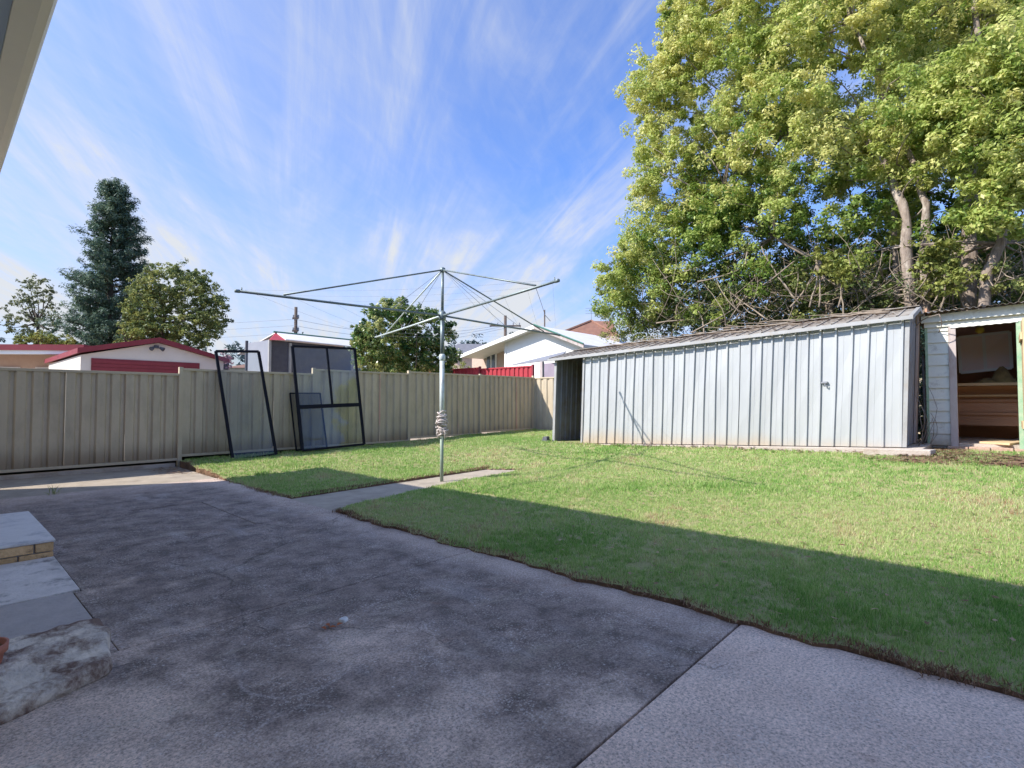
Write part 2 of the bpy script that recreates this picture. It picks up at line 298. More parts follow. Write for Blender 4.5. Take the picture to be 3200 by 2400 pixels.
# stained patio concrete
def patio_mat(name, fresh):
    m = bpy.data.materials.new(name); m.use_nodes = True; t = m.node_tree; L = t.links.new; p = t.nodes['Principled BSDF']
    g = N(t, 'ShaderNodeNewGeometry'); P = g.outputs['Position']
    def noise(s, d=8, ro=.6, dist=0, st=None):
        n = N(t, 'ShaderNodeTexNoise'); n.inputs['Scale'].default_value = s; n.inputs['Detail'].default_value = d; n.inputs['Roughness'].default_value = ro; n.inputs['Distortion'].default_value = dist
        if st:
            mp = N(t, 'ShaderNodeMapping'); mp.inputs['Scale'].default_value = st; L(P, mp.inputs['Vector']); L(mp.outputs[0], n.inputs['Vector'])
        else: L(P, n.inputs['Vector'])
        return n.outputs['Fac']
    def rng_(v, a, b, c=0, d=1):
        r = N(t, 'ShaderNodeMapRange', interpolation_type='SMOOTHSTEP'); L(v, r.inputs['Value'])
        for k, x in zip(('From Min', 'From Max', 'To Min', 'To Max'), (a, b, c, d)): r.inputs[k].default_value = x
        return r.outputs[0]
    def mth(op, a, b):
        n = N(t, 'ShaderNodeMath', operation=op)
        for i, x in enumerate((a, b)):
            if isinstance(x, (int, float)): n.inputs[i].default_value = x
            else: L(x, n.inputs[i])
        return n.outputs[0]
    def mix(f, a, b):
        n = N(t, 'ShaderNodeMix', data_type='RGBA')
        if isinstance(f, (int, float)): n.inputs['Factor'].default_value = f
        else: L(f, n.inputs['Factor'])
        for k, x in (('A', a), ('B', b)):
            if isinstance(x, tuple): n.inputs[k].default_value = (*x, 1)
            else: L(x, n.inputs[k])
        return n.outputs['Result']
    s = N(t, 'ShaderNodeSeparateXYZ'); L(P, s.inputs[0])
    base = mix(rng_(noise(2.2), .35, .65), (.86,.67,.54), (.68,.52,.42))
    if not fresh:
        # algae grows where the slab stays damp: far from the worn walking line by the wall
        d = mth('ADD', mth('MULTIPLY', s.outputs['X'], .55), mth('MULTIPLY', s.outputs['Y'], .33))
        gm = mth('ADD', d, mth('MULTIPLY', mth('SUBTRACT', noise(1.5, 12, .70, .15), .5), 4.0))
        damp = rng_(gm, .75, 1.75, 0, 1)
        far = rng_(s.outputs['Y'], 7.5, 9.0, 1, .35)
        damp = mth('MULTIPLY', damp, far)
        edge = rng_(mth('ADD', s.outputs['X'], mth('MULTIPLY', noise(3), .25)), 2.7, 3.0, 1, .55)
        damp = mth('MULTIPLY', damp, edge)
        stain = mix(rng_(noise(5, 10, .7), .3, .7), (.10,.075,.065), (.36,.28,.235))
        col = mix(mth('MULTIPLY', damp, .93), base, stain)
        st = rng_(noise(1.6, 10, .7, .5, (1, 3, 1)), .52, .7, 0, .5); col = mix(st, col, (.50,.42,.32))
    else:
        col = mix(rng_(noise(1.7, 9), .45, .75, 0, .6), base, (.20,.185,.185))
        col = mix(.35, col, (.90,.69,.56))
    br = rng_(noise(2.7, 6, .6, 1.0), .62, .75, 0, .45); col = mix(br, col, (.38,.23,.17))
    if not fresh:
        def ring(cx, cy, r, wd):
            a = N(t, 'ShaderNodeVectorMath', operation='DISTANCE'); L(P, a.inputs[0]); a.inputs[1].default_value = (cx, cy, 0)
            e = mth('ABSOLUTE', mth('SUBTRACT', mth('ADD', a.outputs['Value'], mth('MULTIPLY', noise(4), .08)), r+.04), 0)
            return mth('MULTIPLY', rng_(e, 0, wd, .38, 0), rng_(noise(6), .4, .6))
        for q in ((1.15,2.35,.22,.014), (1.62,2.42,.25,.012), (.95,1.9,.17,.01), (.62,2.1,.12,.012)):
            col = mix(ring(*q), col, (.70,.60,.54))
        # smeared light scuffs along the walking direction
        col = mix(rng_(noise(1.4, 10, .65, .1, (2.6, .9, 1)), .52, .70, 0, .40), col, (.52,.45,.41))
    dn = N(t, 'ShaderNodeTexNoise'); dn.inputs['Scale'].default_value = 3; dn.inputs['Detail'].default_value = 5; L(P, dn.inputs['Vector'])
    dv = N(t, 'ShaderNodeVectorMath', operation='MULTIPLY_ADD'); L(dn.outputs['Color'], dv.inputs[0]); dv.inputs[1].default_value = (.35,.35,0); L(P, dv.inputs[2])
    ve = N(t, 'ShaderNodeTexVoronoi', feature='DISTANCE_TO_EDGE'); ve.inputs['Scale'].default_value = .55; L(dv.outputs[0], ve.inputs['Vector'])
    ck = mth('MULTIPLY', rng_(ve.outputs['Distance'], .0015, .0045, 1, 0), rng_(noise(.9), .46, .56)); col = mix(mth('MULTIPLY', ck, .5), col, (.05,.04,.035))
    gr = mix(rng_(noise(75, 8, .8), .36, .64), (.62,.62,.62), (1.24,1.24,1.24))
    gm_ = N(t, 'ShaderNodeMix', data_type='RGBA', blend_type='MULTIPLY'); gm_.inputs['Factor'].default_value = 1; L(col, gm_.inputs['A']); L(gr, gm_.inputs['B']); col = gm_.outputs['Result']
    # exposed aggregate: light and dark grains
    v = N(t, 'ShaderNodeTexVoronoi'); v.inputs['Scale'].default_value = 150; L(P, v.inputs['Vector'])
    hs = N(t, 'ShaderNodeSeparateColor'); L(v.outputs['Color'], hs.inputs[0])
    amt = mth('ADD', rng_(noise(3.5, 5), .35, .7), .15)
    lt = mth('MULTIPLY', rng_(hs.outputs[0], .80, .86), amt); col = mix(mth('MULTIPLY', lt, .42), col, (.80,.72,.64))
    dk = rng_(hs.outputs[1], .80, .88, 0, .38); col = mix(dk, col, (.09,.08,.08))
    v2 = N(t, 'ShaderNodeTexVoronoi'); v2.inputs['Scale'].default_value = 42; L(P, v2.inputs['Vector'])
    h2 = N(t, 'ShaderNodeSeparateColor'); L(v2.outputs['Color'], h2.inputs[0])
    sp = mth('MULTIPLY', rng_(h2.outputs[0], .975, .98), rng_(v2.outputs['Distance'], .22, .12, 0, 1) if False else rng_(v2.outputs['Distance'], .0, .35, 1, 0))
    col = mix(mth('MULTIPLY', sp, .8), col, (.85,.78,.72))
    L(col, p.inputs['Base Color']); p.inputs['Roughness'].default_value = .85; p.inputs['Specular IOR Level'].default_value = .25
    bp = N(t, 'ShaderNodeBump'); bp.inputs['Strength'].default_value = .45; bp.inputs['Distance'].default_value = .012
    L(mth('ADD', noise(70, 6, .7), mth('MULTIPLY', noise(9, 6), 1.5)), bp.inputs['Height']); L(bp.outputs[0], p.inputs['Normal'])
    return m
m_patio = patio_mat('stained_concrete', False)
m_patiofresh = patio_mat('cleaner_concrete', True)

# ------------------------------------------------------------------ terrain
def sm(t): t = np.clip(t, 0, 1); return t*t*(3-2*t)
def gz(X, Y):
    X = np.asarray(X, float); Y = np.asarray(Y, float)
    z = np.interp(X, [3, 5, 7, 9, 12.7], [.022, .085, .175, .365, .33])
    z = z + np.clip(6.3-Y, 0, 7)*.024*sm((X-5)/4)
    tf = np.interp(X, [2.9, 5.5, 8, 10.4, 12.7], [.17, .20, .24, .32, .34])
    wf = sm((Y-7.2)/3.2); z = z*(1-wf)+tf*wf
    dp = np.where(Y > 6.45, Y-6.45, np.where(Y < 5.6, 5.6-Y, 0)); dx_ = np.clip(X-6.8, 0, 9)
    wp = np.exp(-((dp+dx_)/.9)**2)
    z = z*(1-wp)+(.034+.012*(X-3))*wp
    z = z+.012*np.sin(X*1.9+Y*.7)*np.cos(Y*1.3-X*.4)
    return z
def path_z(X): return .008+.012*(X-3)
def patio_z(Y): return max(0.0, .013*(Y-4.5)) if Y > 4.5 else 0.0
PATH = [(3.0,5.28),(3.35,5.48),(4.6,5.66),(6.85,5.86),(6.40,6.47),(5,6.45),(3.0,6.43)]
PATHX = [(2.8,5.22)]+PATH+[(2.8,6.47)]
def inpoly(x, y, P):
    x = np.asarray(x); y = np.asarray(y); r = np.zeros(x.shape, bool); n = len(P)
    for i in range(n):
        x1, y1 = P[i]; x2, y2 = P[(i+1) % n]
        c = ((y1 > y) != (y2 > y)) & (x < (x2-x1)*(y-y1)/((y2-y1)+1e-12)+x1); r ^= c
    return r
def edge_x(Y): return 3.0+.022*np.sin(Y*5.1)+.016*np.sin(Y*13.7+1)+.012*np.sin(Y*31+2)
def on_lawn(X, Y):
    return (X > edge_x(Y)) & ~inpoly(X, Y, PATHX) & (X < 12.6) & (Y < 10.56) & ~((X > 8.9) & (Y < 6.95) & (Y > 1.0)) & ~((X > 9.85) & (Y < 1))
st = .05
gx = np.arange(3.0, 12.66, st); gy = np.arange(-3, 10.56, st)
GX, GY = np.meshgrid(gx, gy, indexing='ij'); GX = GX+(edge_x(GY)-3.0)*np.exp(-(GX-3)/.15); GZ = gz(GX, GY)
cx = (GX[:-1, :-1]+GX[1:, 1:])/2; cy = GY[:-1, :-1]+st/2
keep = ~inpoly(cx, cy, PATHX)
idx = np.arange(GX.size).reshape(GX.shape)
V = list(map(tuple, np.stack([GX, GY, GZ], -1).reshape(-1, 3))); Fc = []; skirt = []
nI, nJ = keep.shape
low = {}
def lowv(i):
    if i not in low:
        v = V[i]; low[i] = len(V); V.append((v[0], v[1], v[2]-.13))
    return low[i]
for i in range(nI):
    for j in range(nJ):
        if not keep[i, j]: continue
        a, b, c, d = int(idx[i, j]), int(idx[i+1, j]), int(idx[i+1, j+1]), int(idx[i, j+1]); Fc.append((a, b, c, d))
        for (di, dj, p, q) in ((-1, 0, d, a), (1, 0, b, c), (0, -1, a, b), (0, 1, c, d)):
            ii, jj = i+di, j+dj
            if not (0 <= ii < nI and 0 <= jj < nJ) or not keep[ii, jj]: skirt.append((p, lowv(p), lowv(q), q))
lawn = link_mesh('lawn', V, Fc+skirt, m_lawn); lawn.data.materials.append(m_soil)
for p_ in lawn.data.polygons[len(Fc):]: p_.material_index = 1
tag(lawn, kind='structure')
g = MB(); g.add([(-900,-900,-.14),(900,-900,-.14),(900,900,-.14),(-900,900,-.14)], [(0,1,2,3)]); tag(g.build('ground', m_ground), kind='structure')

# patio: joint bed plus one slab per poured bay
patio = MB()
ys = [-3, 4.5, 10.7]
for a, b in zip(ys[:-1], ys[1:]):
    patio.add([(-.4,a,patio_z(a)-.022),(3.06,a,patio_z(a)-.022),(3.06,b,patio_z(b)-.022),(-.4,b,patio_z(b)-.022)], [(0,1,2,3)])
patio = tag(patio.build('patio', m_soil), kind='structure')
def slab(x0, x1, y0, y1, mt, n='slab', gap=.006, par=patio, zoff=0.0, jag=None):
    m = MB(); h = -.10
    q = [(x0+gap, y0+gap), (x1-gap, y0+gap), (x1-gap, y1-gap), (x0+gap, y1-gap)]
    m.hexa([(x, y, patio_z(y)+h) for x, y in q]+[(x, y, patio_z(y)+zoff) for x, y in q])
    return m.build(n, mt, par, bevel=.004)
slab(-.4, 3.02, -3, 1.06, m_patiofresh)
slab(-.4, 3.02, 1.06, 3.17, m_patio, gap=.005)
slab(.66, 3.02, 3.17, 4.33, m_patio, gap=.002)
slab(.70, 3.02, 4.33, 5.36, m_patio, gap=.002)
slab(-.4, 2.2, 5.36, 6.9, m_patio); slab(2.2, 3.02, 5.36, 6.9, m_patio, gap=.004)
slab(-.4, 3.02, 6.9, 8.7, m_patio, gap=.004)
slab(-.4, 2.97, 8.7, 10.62, m_pathc, gap=.004)
slab(-.4, .70, 4.33, 5.36, m_slabpale, zoff=.012)
slab(-.4, .66, 3.55, 4.33, m_slabgrey, zoff=.006)
slab(-.4, .66, 3.17, 3.55, m_patio, gap=.001)
# path to the clothes line
pm = MB(); pm.add([(x, y, path_z(x)) for x, y in PATH]+[(x, y, -.1) for x, y in PATH],
    [tuple(range(len(PATH)))]+[(i, (i+1) % len(PATH), (i+1) % len(PATH)+len(PATH), i+len(PATH)) for i in range(len(PATH))])
tag(pm.build('path', m_pathc), kind='structure')

# ------------------------------------------------------------------ the house whose eave and shadow are in the picture
house = thing('house', (-.4, 0, 0), 'house edge overhead in the top left corner with a cream gutter and pale soffit', 'house')
b = MB(); b.box(-8, -.35, -9, 10.1, -.1, 3.86); b.build('wall', mat('cream_house_brick', (.74,.68,.58), (.68,.62,.52), scale=8, rough=.9), house)
b = MB(); b.box(-.349, .329, -9, 10.5, 3.862, 3.88); b.box(-8, -.35, 10.1, 10.5, 3.862, 3.88); b.build('soffit', m_soffit, house)
b = MB()
prof = [(.315,3.705),(.44,3.70),(.495,3.715),(.515,3.74),(.505,3.80),(.525,3.82),(.52,3.835),(.495,3.83),(.49,3.745),(.44,3.72),(.33,3.72),(.33,3.86),(.315,3.86)]
b.prism([(x+.015, -9, z+.12) for x, z in prof], (0, 19.56, 0)); b.build('gutter', m_gutter, house)
b = MB(); b.prism([(.33,-9.05,3.975),(-4.2,-9.05,5.0),(-8.7,-9.05,3.97),(-8.7,-9.05,3.885),(.33,-9.05,3.885)], (0, 19.6, 0)); b.build('roof', m_greytile, house)

# ------------------------------------------------------------------ left fence, steel sheets between posts
FY = 10.6
fence = thing('steel_fence', (3.0, FY, .2), 'long cream ribbed steel fence stepping bay by bay along the left side', 'fence')
def ribbed(x0, x1, n, depth, frac, axis='x'):
    """profile points (s, d): pans forward (d=0), recesses back"""
    pts = []; p = (x1-x0)/n
    for i in range(n):
        s = x0+i*p
        pts += [(s+p*frac*.14, 0), (s+p*(1-frac), 0), (s+p*(1-frac*.68), depth), (s+p*(1-frac*.18), depth)]
    pts = [(x0, 0)]+pts+[(x1, 0)]
    return pts
def sheet(pts, z0, z1, fn, nz=1):
    m = MB(); n = len(pts); V = []
    for k in range(nz+1):
        z = z0+(z1-z0)*k/nz
        V += [fn(s, d, z) for s, d in pts]
    m.add(V, [(k*n+i, k*n+i+1, (k+1)*n+i+1, (k+1)*n+i) for k in range(nz) for i in range(n-1)]); return m
bays = [(-1.65,.66,.16,1.70),(.66,3.02,.175,1.69),(3.02,5.48,.235,1.785),(5.48,7.93,.235,1.885),(7.93,10.35,.30,1.935),(10.35,12.62,.35,1.945)]
# tops drawn level; small slope of each bay follows the ground
fposts = []
for k, (a, b_, z0, z1) in enumerate(bays):
    fposts.append((a, max(z1, bays[k-1][3] if k else 0)))
fposts.append((12.63, 1.98))
for x, zt in fposts:
    m = MB(); m.box(x-.032, x+.032, FY-.02, FY+.045, 0, zt+.02); m.build('post', m_rail, fence, bevel=.004)
for (a, b_, z0, z1) in bays:
    xa, xb = a+.034, b_-.034
    for z in (z0, z1-.04):
        m = MB(); m.prism([(xa, FY-.014, z),(xa, FY+.05, z),(xa, FY+.05, z+.042),(xa, FY-.014, z+.042)], (xb-xa, 0, 0)); m.build('rail', m_rail, fence, bevel=.003)
    w3 = (xb-xa)/3
    for i in range(3):
        m = sheet(ribbed(xa+i*w3+.001, xa+(i+1)*w3-.001, 4, .034, .42), z0+.025, z1-.02, lambda s, d, z: (s, FY+d+.002*(i % 2), z))
        m.build('infill_sheet', m_fence, fence, solid=.0015)
# concrete plinth and gap under the first bays
pl = MB(); pl.box(-1.6, 2.95, FY-.03, FY+.06, 0, .135); tag(pl.build('concrete_plinth', m_concpale), 'low concrete strip running under the steel fence beside the patio', 'kerb')
bf = thing('back_fence_bay', (12.66, 8.6, .3), 'cream steel fence bay across the back corner, half in sun, beside the silver shed', 'fence')
m = sheet(ribbed(7.2, 10.58, 14, .034, .42), .33, 1.93, lambda s, d, z: (12.66+d, s, z)); m.build('infill_sheet', m_fence, bf, solid=.0015)
for z in (.32, 1.90):
    m = MB(); m.box(12.645, 12.71, 6.9, 10.56, z, z+.042); m.build('rail', m_rail, bf, bevel=.003)
m = sheet(ribbed(-4, 6.9, 46, .034, .42), .33, 1.93, lambda s, d, z: (12.68+d, s, z)); m.build('infill_sheet', m_fence, bf, solid=.0015)

# ------------------------------------------------------------------ silver shed
SXF, SXB, SYL, SYR = 9.0, 10.5, 6.99, .95
def sb(y): return .363+(6.24-y)*.0413
def tilt(v):   # whole shed leans with its slab: local z=0 is the base line, ribs shear with it
    return Vector((v.x, v.y-(v.z)*.040, sb(v.y)+v.z))
shed = thing('garden_shed', (9.0, 4, sb(4)), 'long silver ribbed steel shed leaning on its slab under the big tree', 'shed')
def zribs(y0, y1, n):
    pts = [(y0, 0)]; p = (y1-y0)/n
    for i in range(1, n+1):
        s = y0+i*p-p*.12
        pts += [(s-.019, 0), (s-.012, -.030), (s+.010, -.030), (s+.016, 0)]
        if i < n: pts += [(s+p*.5-.003, 0), (s+p*.5, -.003), (s+p*.5+.003, 0)]
    pts.append((y1, 0)); return pts
HF = 1.76
segs = [('wall_sheet', 6.27, 5.68, 3, 0), ('wall_sheet', 5.68, 3.17, 13, .004), ('wall_sheet', 3.17, 1.99, 7, -.014), ('sliding_door', 1.99, .985, 5, -.008)]
for nm, ya, yb, n, off in segs:
    m = sheet(zribs(ya, yb, n), .0, HF, lambda s, d, z: (SXF+off+d, s, z), nz=6)
    m.v = [Vector((v.x+.008*math.sin(v.y*3.1+v.z*.9)+.002*math.sin(v.y*9+v.z*4)+.0015*math.sin(v.y*23+v.z*6), v.y+.004*math.sin(v.y*31)+.006*math.sin(v.z*2+v.y*5), v.z)) for v in m.v]
    o = m.build(nm, m_zinc, shed, solid=.001, warp=tilt)
    if nm == 'sliding_door': door = o
# seams (dark overlaps) and latch
for y, t_ in ((5.68, .010), (3.17, .016)):
    m = MB(); m.box(SXF-.012, SXF+.002, y-t_/2, y+t_/2, .0, HF); m.build('seam', m_zincdark, shed, warp=tilt)
m = MB(); m.box(SXF-.05, SXF-.012, 1.90, 1.98, .93, .955); m.tube([(SXF-.035,1.93,.945),(SXF-.045,1.93,.90),(SXF-.045,1.905,.875),(SXF-.04,1.90,.90)], .008, 6)
m.build('latch', m_zincdark, door, warp=tilt)
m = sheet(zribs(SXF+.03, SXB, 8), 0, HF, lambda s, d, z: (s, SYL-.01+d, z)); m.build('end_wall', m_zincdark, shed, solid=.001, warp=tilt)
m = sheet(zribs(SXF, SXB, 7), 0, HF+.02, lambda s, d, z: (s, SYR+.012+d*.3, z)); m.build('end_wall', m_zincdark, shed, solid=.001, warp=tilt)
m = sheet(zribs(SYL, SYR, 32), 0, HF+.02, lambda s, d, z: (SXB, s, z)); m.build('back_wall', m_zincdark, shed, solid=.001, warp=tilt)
m = MB(); m.box(SXF-.022, SXF+.03, SYL-.03, SYL+.028, 0, HF); m.build('corner_post', m_zinctrim, shed, warp=tilt)
m = MB(); m.box(SXF-.018, SXF+.03, 6.255, 6.295, 0, HF); m.build('door_post', m_zinctrim, shed, warp=tilt)
m = MB(); m.box(SXF-.03, SXF+.02, .935, .985, 0, HF); m.build('corner_post', m_zinctrim, shed, warp=tilt)
m = MB(); m.box(SXB-.55, SXB-.30, SYR-.024, SYR+.004, 0, HF+.16); m.build('rusty_trim', m_rust, shed, warp=tilt)
# roof sheets with ribs running front to back
ridgex = 9.78
roofp = []
for side in (0, 1):
    n = 4; wy = (SYL+.12-SYR+.06)/n
    for i in range(n):
        y0 = SYR-.05+i*wy; y1 = y0+wy-.002
        pts = zribs(y0, y1, 8)
        m = MB(); V = []
        for (xx, zz) in (((SXF-.10, HF+.02), (ridgex, HF+.235)) if side == 0 else ((ridgex, HF+.235), (SXB+.1, HF+.05))):
            V += [(xx, s, zz-d*.5+.001*(i % 2)) for s, d in pts]
        k = len(pts); m.add(V, [(j, j+1, k+j+1, k+j) for j in range(k-1)]); m.build('roof_sheet', m_roofz, shed, solid=.001, warp=tilt)
m = MB(); m.prism([(SXF-.125,SYR-.06,HF-.035),(SXF-.095,SYR-.06,HF-.035),(SXF-.095,SYR-.06,HF+.01),(SXF-.125,SYR-.06,HF+.018)], (0, SYL-SYR+.2, 0)); m.build('eave_trim', m_zinctrim, shed, warp=tilt)
m = MB(); m.prism([(SXF-.12,SYR-.062,HF-.04),(ridgex,SYR-.062,HF+.19),(SXB+.1,SYR-.062,HF+.0),(SXB+.1,SYR-.062,HF+.05),(ridgex,SYR-.062,HF+.25),(SXF-.12,SYR-.062,HF+.02)], (0, .05, 0)); m.build('barge_trim', m_zinctrim, shed, warp=tilt)
m = MB(); m.box(ridgex-.08, ridgex+.08, SYR-.05, SYL+.1, HF+.25, HF+.262); m.build('ridge_cap', m_roofz, shed, warp=tilt)
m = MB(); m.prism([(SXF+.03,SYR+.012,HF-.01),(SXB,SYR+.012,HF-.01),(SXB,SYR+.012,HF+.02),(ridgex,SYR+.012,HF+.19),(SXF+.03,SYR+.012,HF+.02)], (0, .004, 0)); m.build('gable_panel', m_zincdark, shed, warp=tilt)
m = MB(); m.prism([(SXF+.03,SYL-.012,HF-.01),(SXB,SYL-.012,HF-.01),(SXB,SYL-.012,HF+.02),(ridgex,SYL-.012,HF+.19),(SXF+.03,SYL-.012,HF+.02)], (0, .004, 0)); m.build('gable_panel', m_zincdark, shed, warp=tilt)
# slab under it
sl_ = MB(); sl_.hexa([(8.92,.75,.40),(10.6,.75,.40),(10.6,7.1,.2),(8.92,7.1,.2),(8.92,.75,sb(.75)-.012),(10.6,.75,sb(.75)-.012),(10.6,7.1,sb(7.1)-.012),(8.92,7.1,sb(7.1)-.012)])
tag(sl_.build('shed_slab', m_concpale, bevel=.01), 'thin pinkish concrete slab under the silver shed', 'slab')
m = MB(); m.hexa([(8.72,.66,.43),(8.95,.62,.43),(8.93,1.42,.40),(8.74,1.40,.40),(8.72,.66,.575),(8.95,.62,.575),(8.93,1.42,.555),(8.74,1.40,.555)])
tag(m.build('concrete_block', m_concpale, bevel=.012), 'flat pale concrete block at the right front corner of the silver shed', 'block')
m = MB(); m.tube([(10.3,.83,.4),(10.28,.84,1.9)], .02, 8); tag(m.build('steel_pipe', m_zinctrim, smooth=True), 'thin upright pipe in the dark gap between the two sheds', 'pipe')
m = MB(); m.hexa([(8.8,7.02,.33),(8.92,7.02,.33),(8.92,7.2,.33),(8.8,7.2,.33),(8.82,7.04,.47),(8.90,7.03,.47),(8.91,7.13,.46),(8.83,7.14,.46)])
tag(m.build('brick_chunk', m_shadecloth, bevel=.01), 'dark broken brick leaning at the left foot of the silver shed', 'brick')

# ------------------------------------------------------------------ weatherboard shed on the right
ws = thing('weatherboard_shed', (10.1, .1, .5), 'old pale green weatherboard shed with an open doorway at the right edge', 'shed')
WX = 10.1
nb = 11
for i in range(nb):
    z0 = .56+i*.168; z1 = z0+.172
    m = MB(); m.hexa([(WX-.028,.525,z0),(WX,.525,z0),(WX,.765,z0),(WX-.028,.765,z0),(WX-.010,.525,z1),(WX,.525,z1),(WX,.765,z1),(WX-.010,.765,z1)]); m.build('weatherboard', m_board, ws)
for i in range(nb):
    z0 = .56+i*.168; z1 = z0+.172
    m = MB(); m.hexa([(WX-.028,-1.6,z0),(WX,-1.6,z0),(WX,-.285,z0),(WX-.028,-.285,z0),(WX-.010,-1.6,z1),(WX,-1.6,z1),(WX,-.285,z1),(WX-.010,-.285,z1)]); m.build('weatherboard', m_board, ws)
m = MB(); m.box(WX-.034, WX+.03, .765, .795, .5, 2.42); m.build('corner_board', m_greentrim, ws)
m = MB(); m.box(WX-.045, WX+.06, .44, .522, .5, 2.30); m.build('door_jamb', m_jamb, ws)
m = MB(); m.box(WX-.045, WX+.06, -.285, -.20, .5, 2.32); m.build('door_jamb', m_greentrim, ws, label='green painted door jamb')
m = MB(); m.box(WX-.05, WX+.03, -1.6, .80, 2.30, 2.42); m.build('lintel', m_board, ws)
m = MB(); m.hexa([(WX-.10,-1.6,2.42),(WX-.06,-1.6,2.42),(WX-.06,.83,2.37),(WX-.10,.83,2.37),(WX-.10,-1.6,2.60),(WX-.06,-1.6,2.60),(WX-.06,.83,2.47),(WX-.10,.83,2.47)]); m.build('fascia', m_board, ws)
V = []; ny = 130
for xx, zz in ((WX-.24, 2.50), (WX+2.6, 2.85)):
    V += [(xx, .86-2.5*k/ny, zz+.04*(k/ny)*2+.011*math.sin(k/ny*2.5/.076*2*math.pi)) for k in range(ny+1)]
m = MB(); m.add(V, [(k, k+1, ny+1+k+1, ny+1+k) for k in range(ny)]); m.build('corrugated_roof', m_roofz, ws, solid=.002)
V = []
for zz in (2.315, 2.27):
    V += [(WX-.055, .5-.72*k/60, zz+.02*(k/60)+(.003*math.sin(k*.8) if zz < 2.3 else 0)) for k in range(61)]
m = MB(); m.add(V, [(k, k+1, 62+k, 61+k) for k in range(60)]); m.build('door_flashing', m_board, ws, solid=.003)
# interior
m = MB(); m.box(WX+1.9, WX+1.93, -1.6, .79, .55, 2.75); m.build('back_wall', m_timber, ws)
m = MB(); m.box(WX, WX+1.9, .765, .79, .5, 2.6); m.build('side_wall', m_timber, ws)
m = MB(); m.box(WX, WX+1.9, -1.6, -1.57, .5, 2.6); m.build('side_wall', m_timber, ws)
for i, z in enumerate((.82, 1.03, 1.24)):
    m = MB(); m.box(WX+1.30, WX+1.34, -1.5, .76, z, z+.19); m.build('shelf_board', m_timber, ws)
    m = MB(); m.box(WX+1.26, WX+1.30, -1.5, .76, z+.168, z+.205); m.build('shelf_edge', m_timber, ws)
m = MB(); m.box(WX+.95, WX+1.9, -1.5, .76, 1.45, 1.49); m.build('bench_top', m_timberlit, ws)
m = MB(); m.box(WX+1.22, WX+1.9, -1.5, .76, 1.28, 1.31); m.build('shelf', m_timberlit, ws)
m = MB(); m.box(WX+.0, WX+1.9, -1.56, .76, .52, .60); m.build('floor', m_concpale, ws)
# things kept on the bench
wr = thing('window_sash', (WX+1.3, .1, 1.49), 'white framed sliding window leaning on the bench inside the right shed', 'window')
P0 = [at_x(3003,1165,WX+1.35), at_x(3162,1150,WX+1.30), at_x(3155,1037,WX+1.5), at_x(2995,1055,WX+1.5)]
def pan(P, u, v): return P[0]*(1-u)*(1-v)+P[1]*u*(1-v)+P[2]*u*v+P[3]*(1-u)*v
nrm = (P0[1]-P0[0]).cross(P0[3]-P0[0]).normalized()
for a, b_ in (((0,0),(1,0)), ((1,0),(1,1)), ((1,1),(0,1)), ((0,1),(0,0)), ((.5,0),(.5,1))):
    m = MB(); m.bar(pan(P0,*a), pan(P0,*b_), .04, .03, nrm); m.build('sash_frame', m_alum, wr)
m = MB(); m.add([pan(P0,0,0),pan(P0,1,0),pan(P0,1,1),pan(P0,0,1)], [(0,1,2,3)]); m.build('pane', m_mirror, wr, solid=.004)
V = []; nu = 14
c0 = Vector((WX+1.12, .02, 1.49))
for i in range(nu+1):
    for j in range(nu+1):
        a = (i/nu-.5)*2; b_ = (j/nu-.5)*2
        h = .20*math.exp(-((a-.25)*1.9)**2-(b_*1.4)**2)+.05*math.sin(a*7+b_*3)*math.exp(-a*a)+.015
        V.append(c0+Vector((b_*.14, -a*.30, max(0, h*(1-max(abs(a), abs(b_))**6)))))
m = MB(); m.add(V, [(i*(nu+1)+j, i*(nu+1)+j+1, (i+1)*(nu+1)+j+1, (i+1)*(nu+1)+j) for i in range(nu) for j in range(nu)])
tag(m.build('cloth_heap', m_cloth, smooth=True, solid=.004), 'crumpled brown and yellow cloth heaped on the bench in the right shed', 'cloth')
lp = thing('hanging_lamp', at_x(3062,1010,WX+.9), 'yellow lamp hanging under the roof inside the right shed', 'lamp')
c = at_x(3062,1032,WX+.9)
m = MB(); m.tube([c+Vector((0,0,.06)), c+Vector((0,0,.03)), c+Vector((0,0,-.02)), c+Vector((0,0,-.05))], [.015,.05,.055,.02], 10); m.build('lamp_body', m_lampy, lp, smooth=True)
m = MB(); m.tube([c+Vector((0,0,.06)), c+Vector((0,.01,.22))], .004, 5); m.build('cord', m_black, lp)
# open door leaf
m = thing('shed_door', (WX-.05, -.25, .6), 'weathered timber door swung open at the right edge of the photo', 'door'); dl = m
for i in range(4):
    b_ = MB(); b_.box(WX-.06-.155*(i+1), WX-.06-.155*i-.004, -.268, -.246, .62, 2.27); b_.build('plank', m_timberlit, dl)
for z in (.85, 2.0):
    b_ = MB(); b_.box(WX-.66, WX-.07, -.244, -.222, z, z+.09); b_.build('ledge', m_timberlit, dl)
m = MB(); m.box(9.84, 10.16, -1.6, .62, .40, .475); tag(m.build('door_step', m_concpale, bevel=.01), 'low concrete step in front of the right shed doorway', 'step')
bs = thing('brick_sill', (9.99, 0, .475), 'row of pinkish bricks under the open doorway of the right shed', 'bricks')
for i in range(8):
    y = .56-i*.235
    m = MB(); m.box(9.95, 10.10, y-.225, y, .477, .555+.004*(i % 3)); m.build('brick', mat('sill_brick', (.50,.36,.28), (.42,.28,.21), scale=18, rough=.95, bump=.5) if i == 0 else bpy.data.materials['sill_brick'], bs, bevel=.006)
